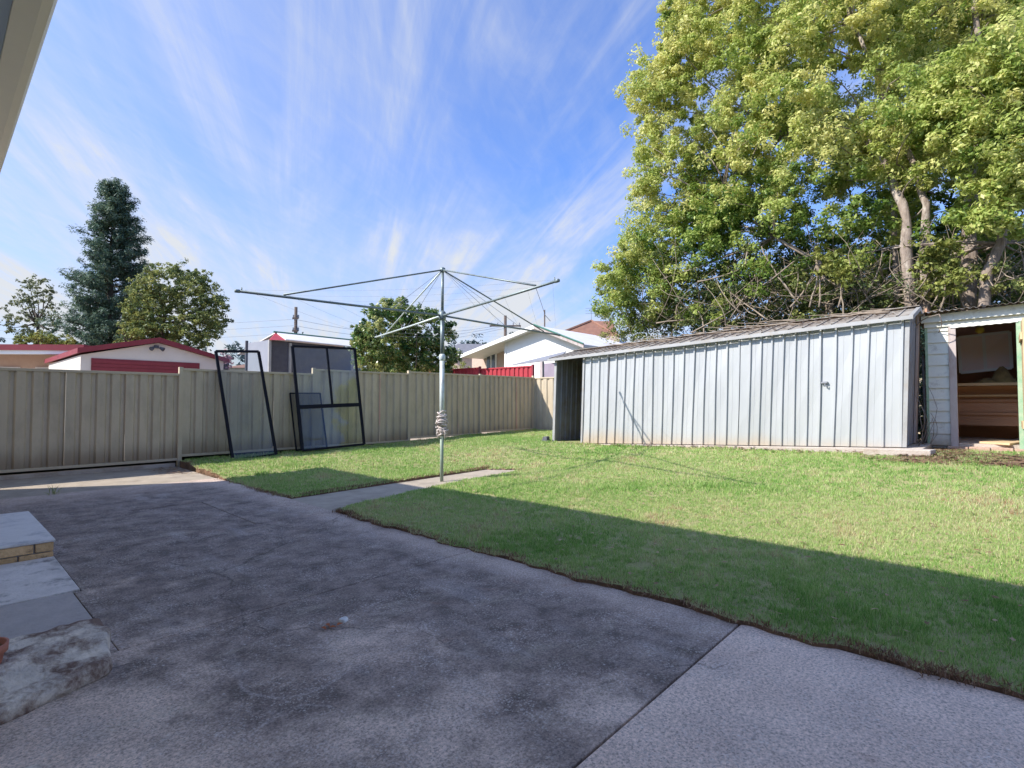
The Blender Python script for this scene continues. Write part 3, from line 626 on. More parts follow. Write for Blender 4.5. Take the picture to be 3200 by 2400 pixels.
m = MB(); m.hexa([(10.0,-.1,.603),(10.7,-.3,.603),(11.0,.1,.603),(10.2,.22,.603),(10.0,-.1,.63),(10.7,-.3,.63),(11.0,.1,.63),(10.2,.22,.63)])
tag(m.build('plywood_offcut', m_timberlit), 'pale board lying on the floor just inside the right shed doorway', 'board')

# ------------------------------------------------------------------ rotary clothes line
HX, HY, HZ = 5.12, 6.05, .034
cl = thing('rotary_clothesline', (HX, HY, HZ), 'rotary clothes line with four long arms standing at the end of the path', 'clothesline')
m = MB(); m.tube([(HX,HY,-.05),(HX,HY,.80)], .026, 14); m.build('lower_post', m_green, cl, smooth=True)
m = MB(); m.tube([(HX,HY,.72),(HX,HY,1.86)], .036, 14); m.build('outer_tube', m_galvpale, cl, smooth=True)
m = MB(); m.tube([(HX,HY,1.86),(HX,HY,2.44)], .031, 14); m.build('inner_tube', m_galv, cl, smooth=True)
m = MB(); m.tube([(HX,HY,1.80),(HX,HY,1.82),(HX,HY,1.88),(HX,HY,1.90)], [.037,.046,.046,.034], 14); m.build('collar', m_galvpale, cl, smooth=True)
m = MB(); m.tube([(HX,HY,2.40),(HX,HY,2.43),(HX,HY,2.51),(HX,HY,2.54)], [.036,.055,.055,.03], 14); m.build('hub', m_galv, cl, smooth=True)
m = MB(); m.tube([(HX,HY,2.5),(HX,HY,3.16)], .021, 12); m.build('mast', m_galv, cl, smooth=True)
m = MB(); m.tube([(HX,HY,3.11),(HX,HY,3.13),(HX,HY,3.175),(HX,HY,3.19)], [.024,.04,.04,.015], 12); m.build('mast_cap', m_galv, cl, smooth=True)
hub = Vector((HX,HY,2.47)); top = Vector((HX,HY,3.15))
tips = [Vector((HX-2.83,HY+.14,2.42)), Vector((HX+2.76,HY-.06,2.43)), Vector((HX-.74,HY-2.70,2.45)), Vector((HX+.66,HY+2.74,2.43))]
fr = [.82, .84, .86, .80]
for t_, f_ in zip(tips, fr):
    m = MB(); m.tube([hub, hub.lerp(t_, .5)+Vector((0,0,-.004)), t_], .0155, 8); a_ = m.build('arm', m_galvpale if t_ is tips[3] else m_galv, cl, smooth=True)
    m = MB(); d = (t_-hub).normalized(); m.tube([t_-d*.03, t_+d*.02], .02, 8); m.tube([t_-d*.05+Vector((0,0,0)), t_-d*.05+Vector((0,0,.045))], .007, 6); m.build('arm_end', m_galv, a_, smooth=True)
    e = hub.lerp(t_, f_)+Vector((0,0,.02))
    m = MB(); m.tube([top, top.lerp(e, .5), e], .011, 8); m.build('stay', m_galvpale if t_ is tips[3] else m_galv, cl, smooth=True)
order = [0, 2, 1, 3]
for f_ in (.45, .62, .80, .97):
    q = [hub.lerp(tips[i], f_)+Vector((0,0,.022)) for i in order]
    for i in range(4):
        a, b_ = q[i], q[(i+1) % 4]
        m = MB(); m.tube([a+(b_-a)*k/6-Vector((0,0,.05*math.sin(math.pi*k/6))) for k in range(7)], .0009, 4, cap=False); m.build('wire_line', m_wire, cl)
for i, f_ in ((1, .47), (1, .62), (2, .35), (0, .3), (3, .45)):
    m = MB(); m.tube([top, hub.lerp(tips[i], f_)+Vector((0,0,.02))], .003, 5, cap=False); m.build('stay_wire', m_wire, cl)
# broken end of a line hanging from one arm tip
q = hub.lerp(tips[2], .86); m = MB(); m.tube([q, q+Vector((.06,-.02,-.15)), q+Vector((.10,-.05,-.30)), q+Vector((.17,-.07,-.36))], .003, 5); m.build('loose_line', m_wire, cl)
rb = MB()
for i in range(26):
    z = .70+.36*random.random(); r = .045+.03*math.sin((z-.70)/.36*math.pi)*random.uniform(.5, 1.5); tx, ty = random.uniform(-.5,.5), random.uniform(-.5,.5)
    ph = random.uniform(0, 6)
    rb.tube([(HX+r*math.cos(a+ph)*(1+.25*math.sin(2*a)), HY+r*math.sin(a+ph), z+r*tx*math.cos(a)+r*ty*math.sin(a)+.008*math.sin(3*a)) for a in np.linspace(0, 2*math.pi*random.uniform(.7, 1.0), 14)], random.uniform(.006, .012), 6)
for i in range(5):
    a = random.uniform(0, 6.28); rb.tube([(HX+.06*math.cos(a),HY+.06*math.sin(a),.80),(HX+.09*math.cos(a+.2),HY+.09*math.sin(a+.2),.74),(HX+.07*math.cos(a+.3),HY+.07*math.sin(a+.3),.66)], .006, 5)
tag(rb.build('rope_bundle', m_rope, smooth=True), 'pale rope wound in a knot round the clothes line post', 'rope')

# ------------------------------------------------------------------ black frames leaning on the fence
def leaning(name, P, label, cat, bars, glassy, ww, extra=None, group=None):
    t_ = thing(name, (P[0]+P[1])/2, label, cat, group)
    n_ = (P[1]-P[0]).cross(P[3]-P[0]).normalized()
    for nm, a, b_, w_ in bars:
        m = MB(); m.bar(pan(P,*a), pan(P,*b_), w_, .035, n_); m.build(nm, m_black, t_, bevel=.003)
    for r in glassy:
        u0, v0, u1, v1 = r[:4]
        m = MB(); m.add([pan(P,u0,v0),pan(P,u1,v0),pan(P,u1,v1),pan(P,u0,v1)], [(0,1,2,3)]); m.build('mesh_screen' if r[4] == 'm' else 'glass_pane', m_mesh if r[4] == 'm' else m_glass, t_)
    return t_
F1 = [at_y(728,1440,10.08), at_y(863,1420,10.08), at_y(812,1098,10.56), at_y(678,1097,10.56)]
F1 = [Vector((F1[0].x,10.08,max(F1[0].z,.14))), Vector((F1[1].x,10.08,F1[1].z)), F1[2]+Vector((0,.06,0)), F1[3]+Vector((0,.06,0))]
e4 = [('frame_rail',(0,0),(1,0),.045), ('frame_stile',(1,0),(1,1),.05), ('frame_rail',(1,1),(0,1),.045), ('frame_stile',(0,1),(0,0),.05)]
leaning('screen_door', F1, 'tall narrow black framed glass door leaning against the fence, leftmost of the frames', 'door frame', e4, [(0,0,1,1,'g')], .05)
F2 = [at_y(945,1408,10.06), at_y(1138,1388,10.06), at_y(1108,1090,10.62), at_y(913,1082,10.62)]
vm = .405
leaning('window_frame', F2, 'large black framed window with three panes leaning against the fence', 'window frame',
    [('frame_rail',(0,0),(1,0),.04), ('frame_stile',(1,0),(1,1),.055), ('frame_rail',(1,1),(0,1),.045), ('frame_stile',(0,1),(0,0),.06), ('mid_rail',(0,vm),(1,vm),.075), ('mullion',(.53,vm),(.53,1),.04)],
    [(0,0,1,vm,'g'), (0,vm,.53,1,'g'), (.53,vm,1,1,'g')], .05)
F3 = [at_y(926,1408,10.22), at_y(1022,1400,10.22), at_y(1000,1229,10.52), at_y(906,1229,10.52)]
leaning('fly_screen', F3, 'small black fly screen tucked behind the large leaning window frame', 'fly screen',
    [('frame_rail',(0,0),(1,0),.022), ('frame_stile',(1,0),(1,1),.022), ('frame_rail',(1,1),(0,1),.022), ('frame_stile',(0,1),(0,0),.022)], [(0,0,1,1,'m')], .02)

# ------------------------------------------------------------------ foreground left: brick step, stone, pot, bits
stp = thing('brick_step', (.15, 6.1, 0), 'low brick step with a grey rendered top at the left edge of the patio', 'step')
m = MB(); m.box(-.34, .68, 5.41, 6.93, -.02, .125); m.build('core', m_mortar, stp)
m = MB(); m.box(-.34, .705, 5.385, 6.95, .1255, .145); m.build('top', m_steptop, stp, bevel=.006)
def bricks(y_or_x, fixed, rows):
    for r, (z0, z1, off) in enumerate(rows):
        s = off
        L_ = .235
        end = .695 if fixed == 'y' else 6.94
        start = -.34 if fixed == 'y' else 5.40
        s = start-off
        while s < end-.02:
            a, b_ = max(s, start), min(s+L_-.011, end)
            if b_-a > .03:
                m = MB()
                if fixed == 'y': m.box(a, b_, 5.392, 5.45, z0, z1)
                else: m.box(.64, .698, max(a, 5.455), b_, z0, z1)
                m.build('brick', m_brick, stp, bevel=.004)
            s += L_
bricks(5.39, 'y', [(.002, .050, .10), (.059, .123, .01)])
bricks(.69, 'x', [(.002, .050, .06), (.059, .123, .17)])
# big rough stone slab
def rough_slab(poly, z0, z1, seed, cut=None):
    r = random.Random(seed); pts = []; n = len(poly)
    for i in range(n):
        a = Vector((*poly[i], 0)); b_ = Vector((*poly[(i+1) % n], 0)); k = max(2, int((b_-a).length/.04))
        for j in range(k):
            q = a.lerp(b_, j/k); pts.append(Vector((q.x+r.uniform(-.006,.006), q.y+r.uniform(-.006,.006), 0)))
    c_ = sum(pts, Vector())/len(pts); rings = []
    for s_, zf in ((1.0, 0), (1.01, .35), (1.0, .75), (.975, .95), (.90, 1.0), (.70, 1.0), (.45, 1.0), (.2, 1.0)):
        rings.append([Vector((c_.x+(p.x-c_.x)*s_, c_.y+(p.y-c_.y)*s_, z0+(z1-z0)*zf+(r.uniform(-.007,.007)*min(1, (z1-z0)/.05)+.008*math.sin(p.x*17+s_*5)*math.cos(p.y*13) if zf else 0))) for p in pts])
    V = [v for rr in rings for v in rr]; k = len(pts)
    if cut: V = [cut(v) for v in V]
    Fc = [(i*k+j, i*k+(j+1) % k, (i+1)*k+(j+1) % k, (i+1)*k+j) for i in range(len(rings)-1) for j in range(k)]
    Fc.append(tuple((len(rings)-1)*k+j for j in range(k))); Fc.append(tuple(reversed(range(k))))
    return MB().add(V, Fc)
def spall(v):   # broken away front edge
    if v.z > .03:
        d = (v.y-2.98)+.10*math.sin(v.x*9)
        if d < .10 and v.x > -.1: v = Vector((v.x, v.y, v.z-.035*(1-max(0, d)/.10)))
    return v
st_ = rough_slab([(.60,3.44),(.635,3.40),(.64,3.27),(.58,2.92),(.45,2.86),(.10,2.72),(-.30,2.68),(-.34,3.40),(.10,3.46)], 0, .10, 5, spall)
tag(st_.build('stone_slab', m_stone, smooth=True), 'large rough grey stone slab lying near the wall at the lower left', 'stone')
st_ = rough_slab([(.28,2.33),(.30,2.22),(.24,2.08),(-.10,2.02),(-.16,2.42)], 0, .03, 9)
tag(st_.build('stone_slab', m_stone, smooth=True), 'flat worn stone at the bottom left corner of the patio', 'stone')
pt = thing('flower_pot', (.12, 3.60, .0), 'terracotta flower pot cut by the left edge behind the stone slab', 'pot')
m = MB(); c = Vector((.19, 3.60, .07)); c = at_z(-72,2022,.185); pt.location = (c.x, c.y, .07)
prof = [(.065,.076),(.078,.12),(.086,.165),(.096,.166),(.098,.20),(.088,.20),(.082,.15),(.078,.145)]
V = []; n = 24
for r_, z in prof:
    V += [(c.x+r_*math.cos(2*math.pi*j/n), c.y+r_*math.sin(2*math.pi*j/n), z-.0) for j in range(n)]
V = [(a_, b_, c_-.015) for a_, b_, c_ in V]
Fc = [(i*n+j, i*n+(j+1) % n, (i+1)*n+(j+1) % n, (i+1)*n+j) for i in range(len(prof)-1) for j in range(n)]+[tuple(reversed(range(n)))]
MB().add(V, Fc).build('pot_body', m_terra, pt, smooth=True)
m = MB(); m.add([(c.x+.079*math.cos(2*math.pi*j/n), c.y+.079*math.sin(2*math.pi*j/n), .165) for j in range(n)], [tuple(range(n))]); m.build('soil', m_soil, pt)
q = at_z(1075,1938,.006)
m = rough_slab([(q.x+.028*math.cos(a), q.y+.020*math.sin(a)) for a in np.linspace(0, 5.6, 9)], 0, .014, 3); tag(m.build('pebble', m_white, smooth=True), 'small white pebble lying alone on the dark patio', 'pebble')
q = at_z(1030,1965,.004)
lf = MB()
for i in range(4):
    a = random.uniform(0, 6); o_ = Vector((random.uniform(-.04,.04), random.uniform(-.015,.015), .006))
    lf.add([q+o_, q+o_+Vector((.03*math.cos(a),.03*math.sin(a),.008)), q+o_+Vector((.04*math.cos(a+.5),.04*math.sin(a+.5),.003)), q+o_+Vector((.02*math.cos(a+1),.02*math.sin(a+1),.008))], [(0,1,2,3)])
tag(lf.build('dead_leaf', mat('orange_leaf', (.50,.16,.06), rough=.8), solid=.001), 'crumbled orange leaf beside the white pebble', 'leaf')

# ------------------------------------------------------------------ grass
def visible(X, Y, m=.6):
    f = X*FW.x+Y*FW.y; l = X*RT.x+Y*RT.y
    return (np.abs(l) < f*.965+m) & (f > .5)
def lowfreq(X, Y, s, seed):
    r = np.random.default_rng(seed); v = 0
    for k in range(7):
        a = r.uniform(0, 6.28); f = s*r.uniform(.5, 1.8); v = v+np.sin((X*np.cos(a)+Y*np.sin(a))*f+r.uniform(0, 6.28))
    return v/3.2
def blades(X, Y, Z, h, wd, tint, nb_, spread, lean=.55):
    n = len(X); k = n*nb_
    bx = np.repeat(X, nb_)+rng.normal(0, 1, k)*np.repeat(spread, nb_); by = np.repeat(Y, nb_)+rng.normal(0, 1, k)*np.repeat(spread, nb_); bz = np.repeat(Z, nb_)
    hh = np.repeat(h, nb_)*rng.uniform(.55, 1.25, k); ww = np.repeat(wd, nb_)*rng.uniform(.7, 1.3, k)
    a = rng.uniform(0, 2*np.pi, k); ln = rng.uniform(.1, 1, k)*lean*1.6; b_ = rng.uniform(0, 2*np.pi, k)
    dx_ = np.cos(a)*hh*ln; dy_ = np.sin(a)*hh*ln
    V = np.zeros((k, 3, 3))
    V[:, 0] = np.stack([bx-np.cos(b_)*ww/2, by-np.sin(b_)*ww/2, bz-.006], -1)
    V[:, 1] = np.stack([bx+np.cos(b_)*ww/2, by+np.sin(b_)*ww/2, bz-.006], -1)
    V[:, 2] = np.stack([bx+dx_, by+dy_, bz+hh*np.sqrt(np.clip(1-(ln*.55)**2, .2, 1))], -1)
    T = np.clip(np.repeat(tint, nb_)+rng.normal(0, .19, k), 0, 1)
    return V.reshape(-1, 3), T
def sample(area, dens):
    x0, x1, y0, y1 = area; n = int((x1-x0)*(y1-y0)*dens); X = rng.uniform(x0, x1, n); Y = rng.uniform(y0, y1, n); return X, Y
Vs, Ts = [], []
for (r0, r1, dens, h, wd, nb_) in ((2.8, 4.5, 2300, .026, .0042, 7), (4.5, 6.5, 1500, .028, .006, 6), (6.5, 9, 900, .032, .009, 6), (9, 18, 420, .036, .014, 6)):
    X, Y = sample((2.95, 12.6, -1.0, 10.55), dens)
    D = np.hypot(X, Y); k = (D > r0) & (D <= r1) & visible(X, Y, .3) & on_lawn(X, Y); X, Y = X[k], Y[k]
    lf_ = lowfreq(X, Y, 2.2, 3); hf = lowfreq(X, Y, 8, 5)
    t_ = .45+.11*lf_+.11*hf
    # clover-green patches and bare straw patches
    vh_ = lowfreq(X, Y, 24, 31)*1.2; pg = sm((lowfreq(X, Y, 3.2, 11)+.55*hf+.35*vh_-.55)/.9)
    t_ = t_-.20*pg+.06*vh_+rng.normal(0, .07, len(X)); hgt = np.full(len(X), h)*(1+.25*hf+.15*vh_)*(1+.35*pg)
    dry = np.clip(lowfreq(X, Y, 2.7, 21)+.5*hf+.5*vh_-.6, 0, 1); t_ = t_+dry*.28
    bare = np.clip(lowfreq(X, Y, 11, 41)+.4*vh_-.95, 0, 1)
    keepb = rng.uniform(0, 1, len(X)) > np.clip(dry*.5+bare*1.6, 0, .92)
    de = X-edge_x(Y); t_ = np.where(de < .025+.02*np.sin(Y*7), rng.uniform(.8, 1, len(X)), t_)
    hgt = np.where(de < .05, hgt*.8, hgt)
    X, Y, t_, hgt = X[keepb], Y[keepb], t_[keepb], hgt[keepb]
    v, t2 = blades(X, Y, gz(X, Y), np.clip(hgt, .012, .06), np.full(len(X), wd), t_, nb_, np.full(len(X), .012 if r0 < 5 else .025)); Vs.append(v); Ts.append(t2)
grass = big_mesh('grass', np.concatenate(Vs), 3, m_grass, None, np.concatenate(Ts)); tag(grass, 'short patchy green lawn grass with straw coloured spots', 'grass', kind='stuff')
print('grass blades', sum(len(t) for t in Ts))
# dead edge of the turf: brown runners hanging over the concrete
Y = rng.uniform(-.6, 10.4, 4200); Y = Y[(Y < 5.3) | (Y > 6.45)]
kk = rng.uniform(0, 1, len(Y)) < .25+np.clip(lowfreq(Y, Y*0, 5, 2)+.2, 0, 1); Y = Y[kk]; X = edge_x(Y)+rng.normal(-.005, .02, len(Y))-np.clip(lowfreq(Y, Y*0, 6, 2)-.1, 0, 1)*.05; Z = np.full(len(Y), .015)+rng.uniform(0, .04, len(Y))
v, t2 = blades(X, Y, Z, np.full(len(X), .024), np.full(len(X), .006), np.full(len(X), .5), 3, np.full(len(X), .012), lean=1.0)
X2 = np.concatenate([rng.uniform(3.2, 6.6, 1500)]); Y2 = 6.49+rng.normal(0, .015, 1500)
v2, t3 = blades(X2, Y2, path_z(X2)+rng.uniform(0, .04, 1500), np.full(1500, .03), np.full(1500, .008), np.full(1500, .5), 3, np.full(1500, .012), lean=1.0)
tag(big_mesh('dead_turf_edge', np.concatenate([v, v2]), 3, m_litter, None, np.concatenate([t2, t3])), 'brown dead runners along the cut edge of the lawn', 'dead grass', kind='stuff')

# leaf litter flakes
def flakes(name, X, Y, Z, size, mt, tint, label, cat):
    n = len(X); a = rng.uniform(0, 6.28, n); s = size*rng.uniform(.5, 1.4, n); V = np.zeros((n, 4, 3)); tz = rng.uniform(-.5, .5, (n, 4))*.5
    for i, (u, w_) in enumerate(((-1, 0), (0, -.45), (1, 0), (0, .45))):
        V[:, i] = np.stack([X+(u*np.cos(a)-w_*np.sin(a))*s, Y+(u*np.sin(a)+w_*np.cos(a))*s, Z+np.abs(tz[:, i])*s], -1)
    o = big_mesh(name, V.reshape(-1, 3), 4, mt, None, tint); return tag(o, label, cat, kind='stuff')
X = np.concatenate([rng.uniform(8.3, 9.0, 900), rng.uniform(8.6, 10.0, 900), rng.normal(2.75, .14, 260), rng.uniform(8.75, 8.92, 500)])
Y = np.concatenate([rng.uniform(-.5, 1.4, 900)**1, rng.uniform(.3, 1.0, 900), rng.normal(10.0, .28, 260), rng.uniform(.9, 6.5, 500)])
Z = gz(X, Y)+.012+rng.uniform(0, .03, len(X)); Z = np.where(X < 3, .085, Z)
ok = (Y < 10.55)
flakes('leaf_litter', X[ok], Y[ok], Z[ok], .028, m_litter, rng.uniform(0, 1, ok.sum()), 'brown leaf litter gathered along the foot of the sheds and the fence corner', 'leaf litter')
n = 900; X = rng.uniform(3.1, 8.9, n); Y = rng.uniform(-.3, 9.5, n); k = on_lawn(X, Y)
flakes('fallen_leaves', X[k], Y[k], gz(X[k], Y[k])+.03, .022, m_litter, rng.uniform(.2, 1, k.sum()), 'sparse fallen leaves scattered over the lawn', 'fallen leaves')
soil = MB(); 
V = []; nn = 24
for i in range(nn+1):
    for j in range(9):
        x = 8.25+j*.22; y = -1.2+i*(2.35/nn)
        V.append((x+.05*math.sin(y*6), y, float(gz(x, y))+.012-(.05 if j == 0 else 0)))
soil.add(V, [(i*9+j, i*9+j+1, (i+1)*9+j+1, (i+1)*9+j) for i in range(nn) for j in range(8)])
tag(soil.build('bare_earth', m_soil), kind='structure')

# ------------------------------------------------------------------ foliage
def leaf_cloud(name, C, rad, per, size, mt, parent, tint0, tvar=.16, flat=.7, asp=.45, up=.5, droop=0.0, shell=.55, sub=4):
    """C (n,3) clump centres, rad (n,), leaves mostly in the outer part of each clump"""
    if sub > 1:
        off = rng.normal(0, 1, (len(C)*sub, 3)); off /= np.linalg.norm(off, axis=1)[:, None]
        rr = np.repeat(rad, sub); C = np.repeat(C, sub, 0)+off*(rr*rng.uniform(.35, 1.05, len(rr)))[:, None]; rad = rr*rng.uniform(.28, .62, len(rr)); tint0 = np.clip(np.repeat(tint0, sub)+rng.normal(0, .07, len(rr)), 0, 1); per = per//sub
    n = len(C); k = n*per
    d = rng.normal(0, 1, (k, 3)); d /= np.linalg.norm(d, axis=1)[:, None]
    r = (shell+(1-shell)*rng.uniform(0, 1, k)**.6)*rng.uniform(.35, 1, k)**.35
    P = np.repeat(C, per, 0)+d*r[:, None]*np.repeat(rad, per)[:, None]*np.array([1, 1, flat])
    nr = d*.7+rng.normal(0, .55, (k, 3))+np.array([0, 0, up]); nr /= np.linalg.norm(nr, axis=1)[:, None]
    ax = np.cross(nr, rng.normal(0, 1, (k, 3))); ax[:, 2] -= droop; ax -= nr*np.sum(ax*nr, 1)[:, None]; ax /= np.linalg.norm(ax, axis=1)[:, None]; sd = np.cross(nr, ax)
    s = size*rng.uniform(.6, 1.35, k)[:, None]
    V = np.zeros((k, 4, 3)); V[:, 0] = P-ax*s*.5; V[:, 1] = P+sd*s*asp*.5+nr*s*.06; V[:, 2] = P+ax*s*.5; V[:, 3] = P-sd*s*asp*.5+nr*s*.06
    T = np.clip(np.repeat(tint0, per)+rng.normal(0, tvar, k), 0, 1)
    o = big_mesh(name, V.reshape(-1, 3), 4, mt, parent, T); o['kind'] = 'stuff'; return o
def limb(m, a, b_, r0, r1, bend=.12, n=6, sides=8):
    a = Vector(a); b_ = Vector(b_); L_ = (b_-a).length; pts = []
    o1 = Vector((random.uniform(-1,1), random.uniform(-1,1), random.uniform(-.5,.5)))*L_*bend
    for i in range(n+1):
        t = i/n; pts.append(a.lerp(b_, t)+o1*math.sin(math.pi*t)+Vector((random.uniform(-1,1), random.uniform(-1,1), random.uniform(-1,1)))*L_*.012*(0 if i in (0, n) else 1))
    m.tube(pts, [r0+(r1-r0)*i/n for i in range(n+1)], sides); return pts
def poly_area_pts(P, n, seed):
    r = np.random.default_rng(seed); xs = [p[0] for p in P]; ys_ = [p[1] for p in P]; X = []; Y = []
    while len(X) < n:
        x = r.uniform(min(xs), max(xs), n*2); y = r.uniform(min(ys_), max(ys_), n*2); k = inpoly(x, y, P); X += list(x[k]); Y += list(y[k])
    return np.array(X[:n]), np.array(Y[:n])

# the big multi-stemmed tree behind the sheds
bt = thing('camphor_tree', (15.2, 1.6, 0), 'huge spreading yellow-green tree with pale stems filling the sky behind the sheds', 'tree')
def rp(px, py, X): return at_x(px, py, X)
stems = [
 [(2858,960,13.6,.20),(2835,780,13.7,.17),(2826,640,13.9,.15),(2765,520,14.2,.12),(2700,420,14.4,.09)],
 [(2860,950,13.7,.18),(2890,760,13.9,.15),(2895,640,14.0,.13),(2863,540,14.2,.11),(2820,440,14.4,.09),(2790,370,14.5,.085),(2730,213,14.8,.08),(2660,70,15.1,.07),(2630,-90,15.4,.05)],
 [(3010,960,14.0,.24),(3028,800,14.1,.22),(3030,610,14.3,.19),(3050,427,14.6,.15),(3064,213,15.0,.12),(3040,-60,15.4,.08)],
 [(3030,960,13.5,.20),(3085,850,13.5,.18),(3125,760,13.5,.15),(3150,610,13.7,.11),(3170,430,13.9,.09),(3240,200,14.2,.06)],
 [(2800,960,14.4,.13),(2795,720,14.6,.11),(2790,560,14.9,.09),(2640,480,15.2,.07),(2450,420,15.4,.05)],
 [(2700,980,14.0,.10),(2560,820,14.2,.08),(2420,740,14.3,.06),(2260,620,14.5,.045)],
]
tk = MB()
for s_ in stems:
    pts = [rp(a, b_, c) for a, b_, c, r_ in s_]; rr = [r_*.56 for *_, r_ in s_]
    fine = []; fr_ = []
    pts[0] = Vector((pts[0].x, pts[0].y, 0.0))
    for i in range(len(pts)-1):
        for k in range(3):
            t = k/3; fine.append(pts[i].lerp(pts[i+1], t)+Vector((random.uniform(-1,1), random.uniform(-1,1), 0))*.03); fr_.append((rr[i]+(rr[i+1]-rr[i])*t)*random.uniform(.86,1.16))
    fine.append(pts[-1]); fr_.append(rr[-1]); tk.tube(fine, fr_, 9)
tk.build('trunk', m_bark, bt, smooth=True)
CR = [(2120,-40),(2065,55),(2085,150),(2040,210),(1985,225),(1972,290),(2000,370),(1985,410),(2005,500),(1995,560),(2015,650),(1985,730),(1925,780),(1890,830),(1885,900),(1905,960),(1950,1000),(2100,1010),(2300,960),(2500,900),(2650,870),(2760,850),(2900,880),(3250,900),(3650,800),(3750,-450),(2250,-500)]
X, Y = poly_area_pts(CR, 2800, 4)
ko = ((X < 3230) & (Y > -60)) | (rng.uniform(0, 1, len(X)) < .33); X, Y = X[ko], Y[ko]
# sky gaps and dark hollows seen through the crown
gaps = [(2640,190,55,90),(2680,330,80,70),(2230,430,60,30),(2930,620,65,110),(3120,230,50,90),(2600,660,90,40),(2300,830,230,70),(3170,650,60,90),(2540,500,130,50),(3060,560,40,110),(2860,330,55,90),(2650,640,120,60)]
keepc = np.ones(len(X), bool)
for (a, b_, ra, rb_) in gaps:
    keepc &= ~((((X-a)/ra)**2+((Y-b_)/rb_)**2 < 1) & (rng.uniform(0, 1, len(X)) < .72))
keepc &= ~((Y > 760) & (X > 2000) & (rng.uniform(0, 1, len(X)) < .40))
X, Y = X[keepc], Y[keepc]
C = []; T = []
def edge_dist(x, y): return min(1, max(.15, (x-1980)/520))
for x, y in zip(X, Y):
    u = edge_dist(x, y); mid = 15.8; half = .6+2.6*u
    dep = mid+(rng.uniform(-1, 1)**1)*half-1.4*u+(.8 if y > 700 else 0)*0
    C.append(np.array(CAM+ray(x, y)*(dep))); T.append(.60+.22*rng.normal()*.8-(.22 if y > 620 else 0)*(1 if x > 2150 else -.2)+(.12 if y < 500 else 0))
Xf, Yf = poly_area_pts([(2830,180),(3240,120),(3260,640),(3120,600),(3000,470),(2850,420)], 95, 14); Xg, Yg = poly_area_pts([(2860,540),(3230,600),(3230,700),(2960,700)], 16, 15)
for x, y in zip(np.concatenate([Xf, Xg]), np.concatenate([Yf, Yg])):
    if ((x-2930)/60)**2+((y-620)/100)**2 < 1 or rng.uniform() < .15: continue
    C.append(np.array(at_x(x, y, rng.uniform(12.7, 13.6)))); T.append(.62+.15*rng.normal())
C = np.array(C); T = np.clip(np.array(T), .05, .95)
rad = rng.uniform(.34, .66, len(C))
inner = rng.uniform(0, 1, len(C)) < .15
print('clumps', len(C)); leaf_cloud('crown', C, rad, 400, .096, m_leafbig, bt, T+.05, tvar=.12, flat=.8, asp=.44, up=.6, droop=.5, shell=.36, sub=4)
br = MB(); ends = [rp(*q[:2], q[2]) for s_ in stems for q in s_[2:]]
sel = rng.choice(len(C), 260, replace=False)
for i in sel:
    c_ = Vector(C[i]); e = min(ends, key=lambda q: (q-c_).length+max(0, q.z-c_.z)*2)
    limb(br, e, c_, .026, .006, .22, 7, 5)
br.build('limb', m_bark, bt, smooth=True, kind='stuff')

# overgrown thicket of dry canes and leaves behind the silver shed
th = thing('dry_thicket', (13.6, 5, .3), 'tangled thicket of bare twigs and sparse leaves behind the silver shed roof', 'shrub')
tw = MB()
def cane(px0, py0, px1, py1, X0, X1, r0=.016, r1=.005, bend=.15): limb(tw, rp(px0, py0, X0), rp(px1, py1, X1), r0, r1, bend, 7, 5)
for i in range(330):
    px = random.uniform(1930, 3250); py = 1035-(px-1900)*.085
    L_ = random.uniform(80, 300); a = random.uniform(-1.2, 1.2)
    cane(px, py+random.uniform(-60, 40), min(max(px+L_*math.sin(a), 1890), 3400), max(py-L_*abs(math.cos(a)), 640+(max(0, 2150-px))*.5), random.uniform(13.0, 14.6), random.uniform(12.9, 15), random.choice((.006,.008,.010,.016)), .003, random.uniform(.1,.42))
for q in ((2160,1040,2330,930),(2330,930,2560,760),(2050,1010,2260,1000),(2470,960,2560,800),(2560,960,2540,780),(2530,960,2520,700),(2500,950,2380,770),(2180,880,2330,830),(2330,830,2340,760),(2620,960,2690,790),(2200,1040,2180,970),(2400,1000,2250,890)):
    cane(*q, 13.1, 13.4, .022, .010, .08)
tw.build('cane', m_twig, th, smooth=True, kind='stuff')
X, Y = poly_area_pts([(1885,1040),(1870,960),(1880,850),(1990,760),(2150,760),(2500,800),(2900,840),(3250,820),(3260,930),(2850,960),(2300,1030),(1900,1075)], 260, 8)
C = np.array([np.array(rp(x, y, rng.uniform(13.2, 16.0))) for x, y in zip(X, Y)])
leaf_cloud('foliage', C, rng.uniform(.25, .5, len(C)), 190, .080, m_leafmid, th, np.clip(.38+.25*rng.normal(size=len(C))+np.where(X < 2000, .25, 0), 0, 1), tvar=.2, flat=.8, shell=.2)
# darker evergreens behind, so the thicket has depth
X, Y = poly_area_pts([(2040,1030),(2150,900),(2400,850),(2700,800),(3250,800),(3260,960),(2400,1040)], 230, 9)
ev = thing('dark_hedge', (18, 4, 0), 'dark evergreen hedge showing between the twigs under the big tree', 'hedge')
C = np.array([np.array(rp(x, y, rng.uniform(17.0, 19.0))) for x, y in zip(X, Y)])
leaf_cloud('foliage', C, rng.uniform(.5, .8, len(C)), 200, .12, m_leafcon, ev, np.full(len(C), .35), shell=.3, sub=3)
hs_ = MB()
for i in range(9): limb(hs_, (18+random.uniform(-.5,.5), 1+i*.9, -.1), (18+random.uniform(-.5,.5), 1.2+i*.9, 4), .07, .03, .05, 5, 6)
hs_.build('stem', m_barkdark, ev, smooth=True)
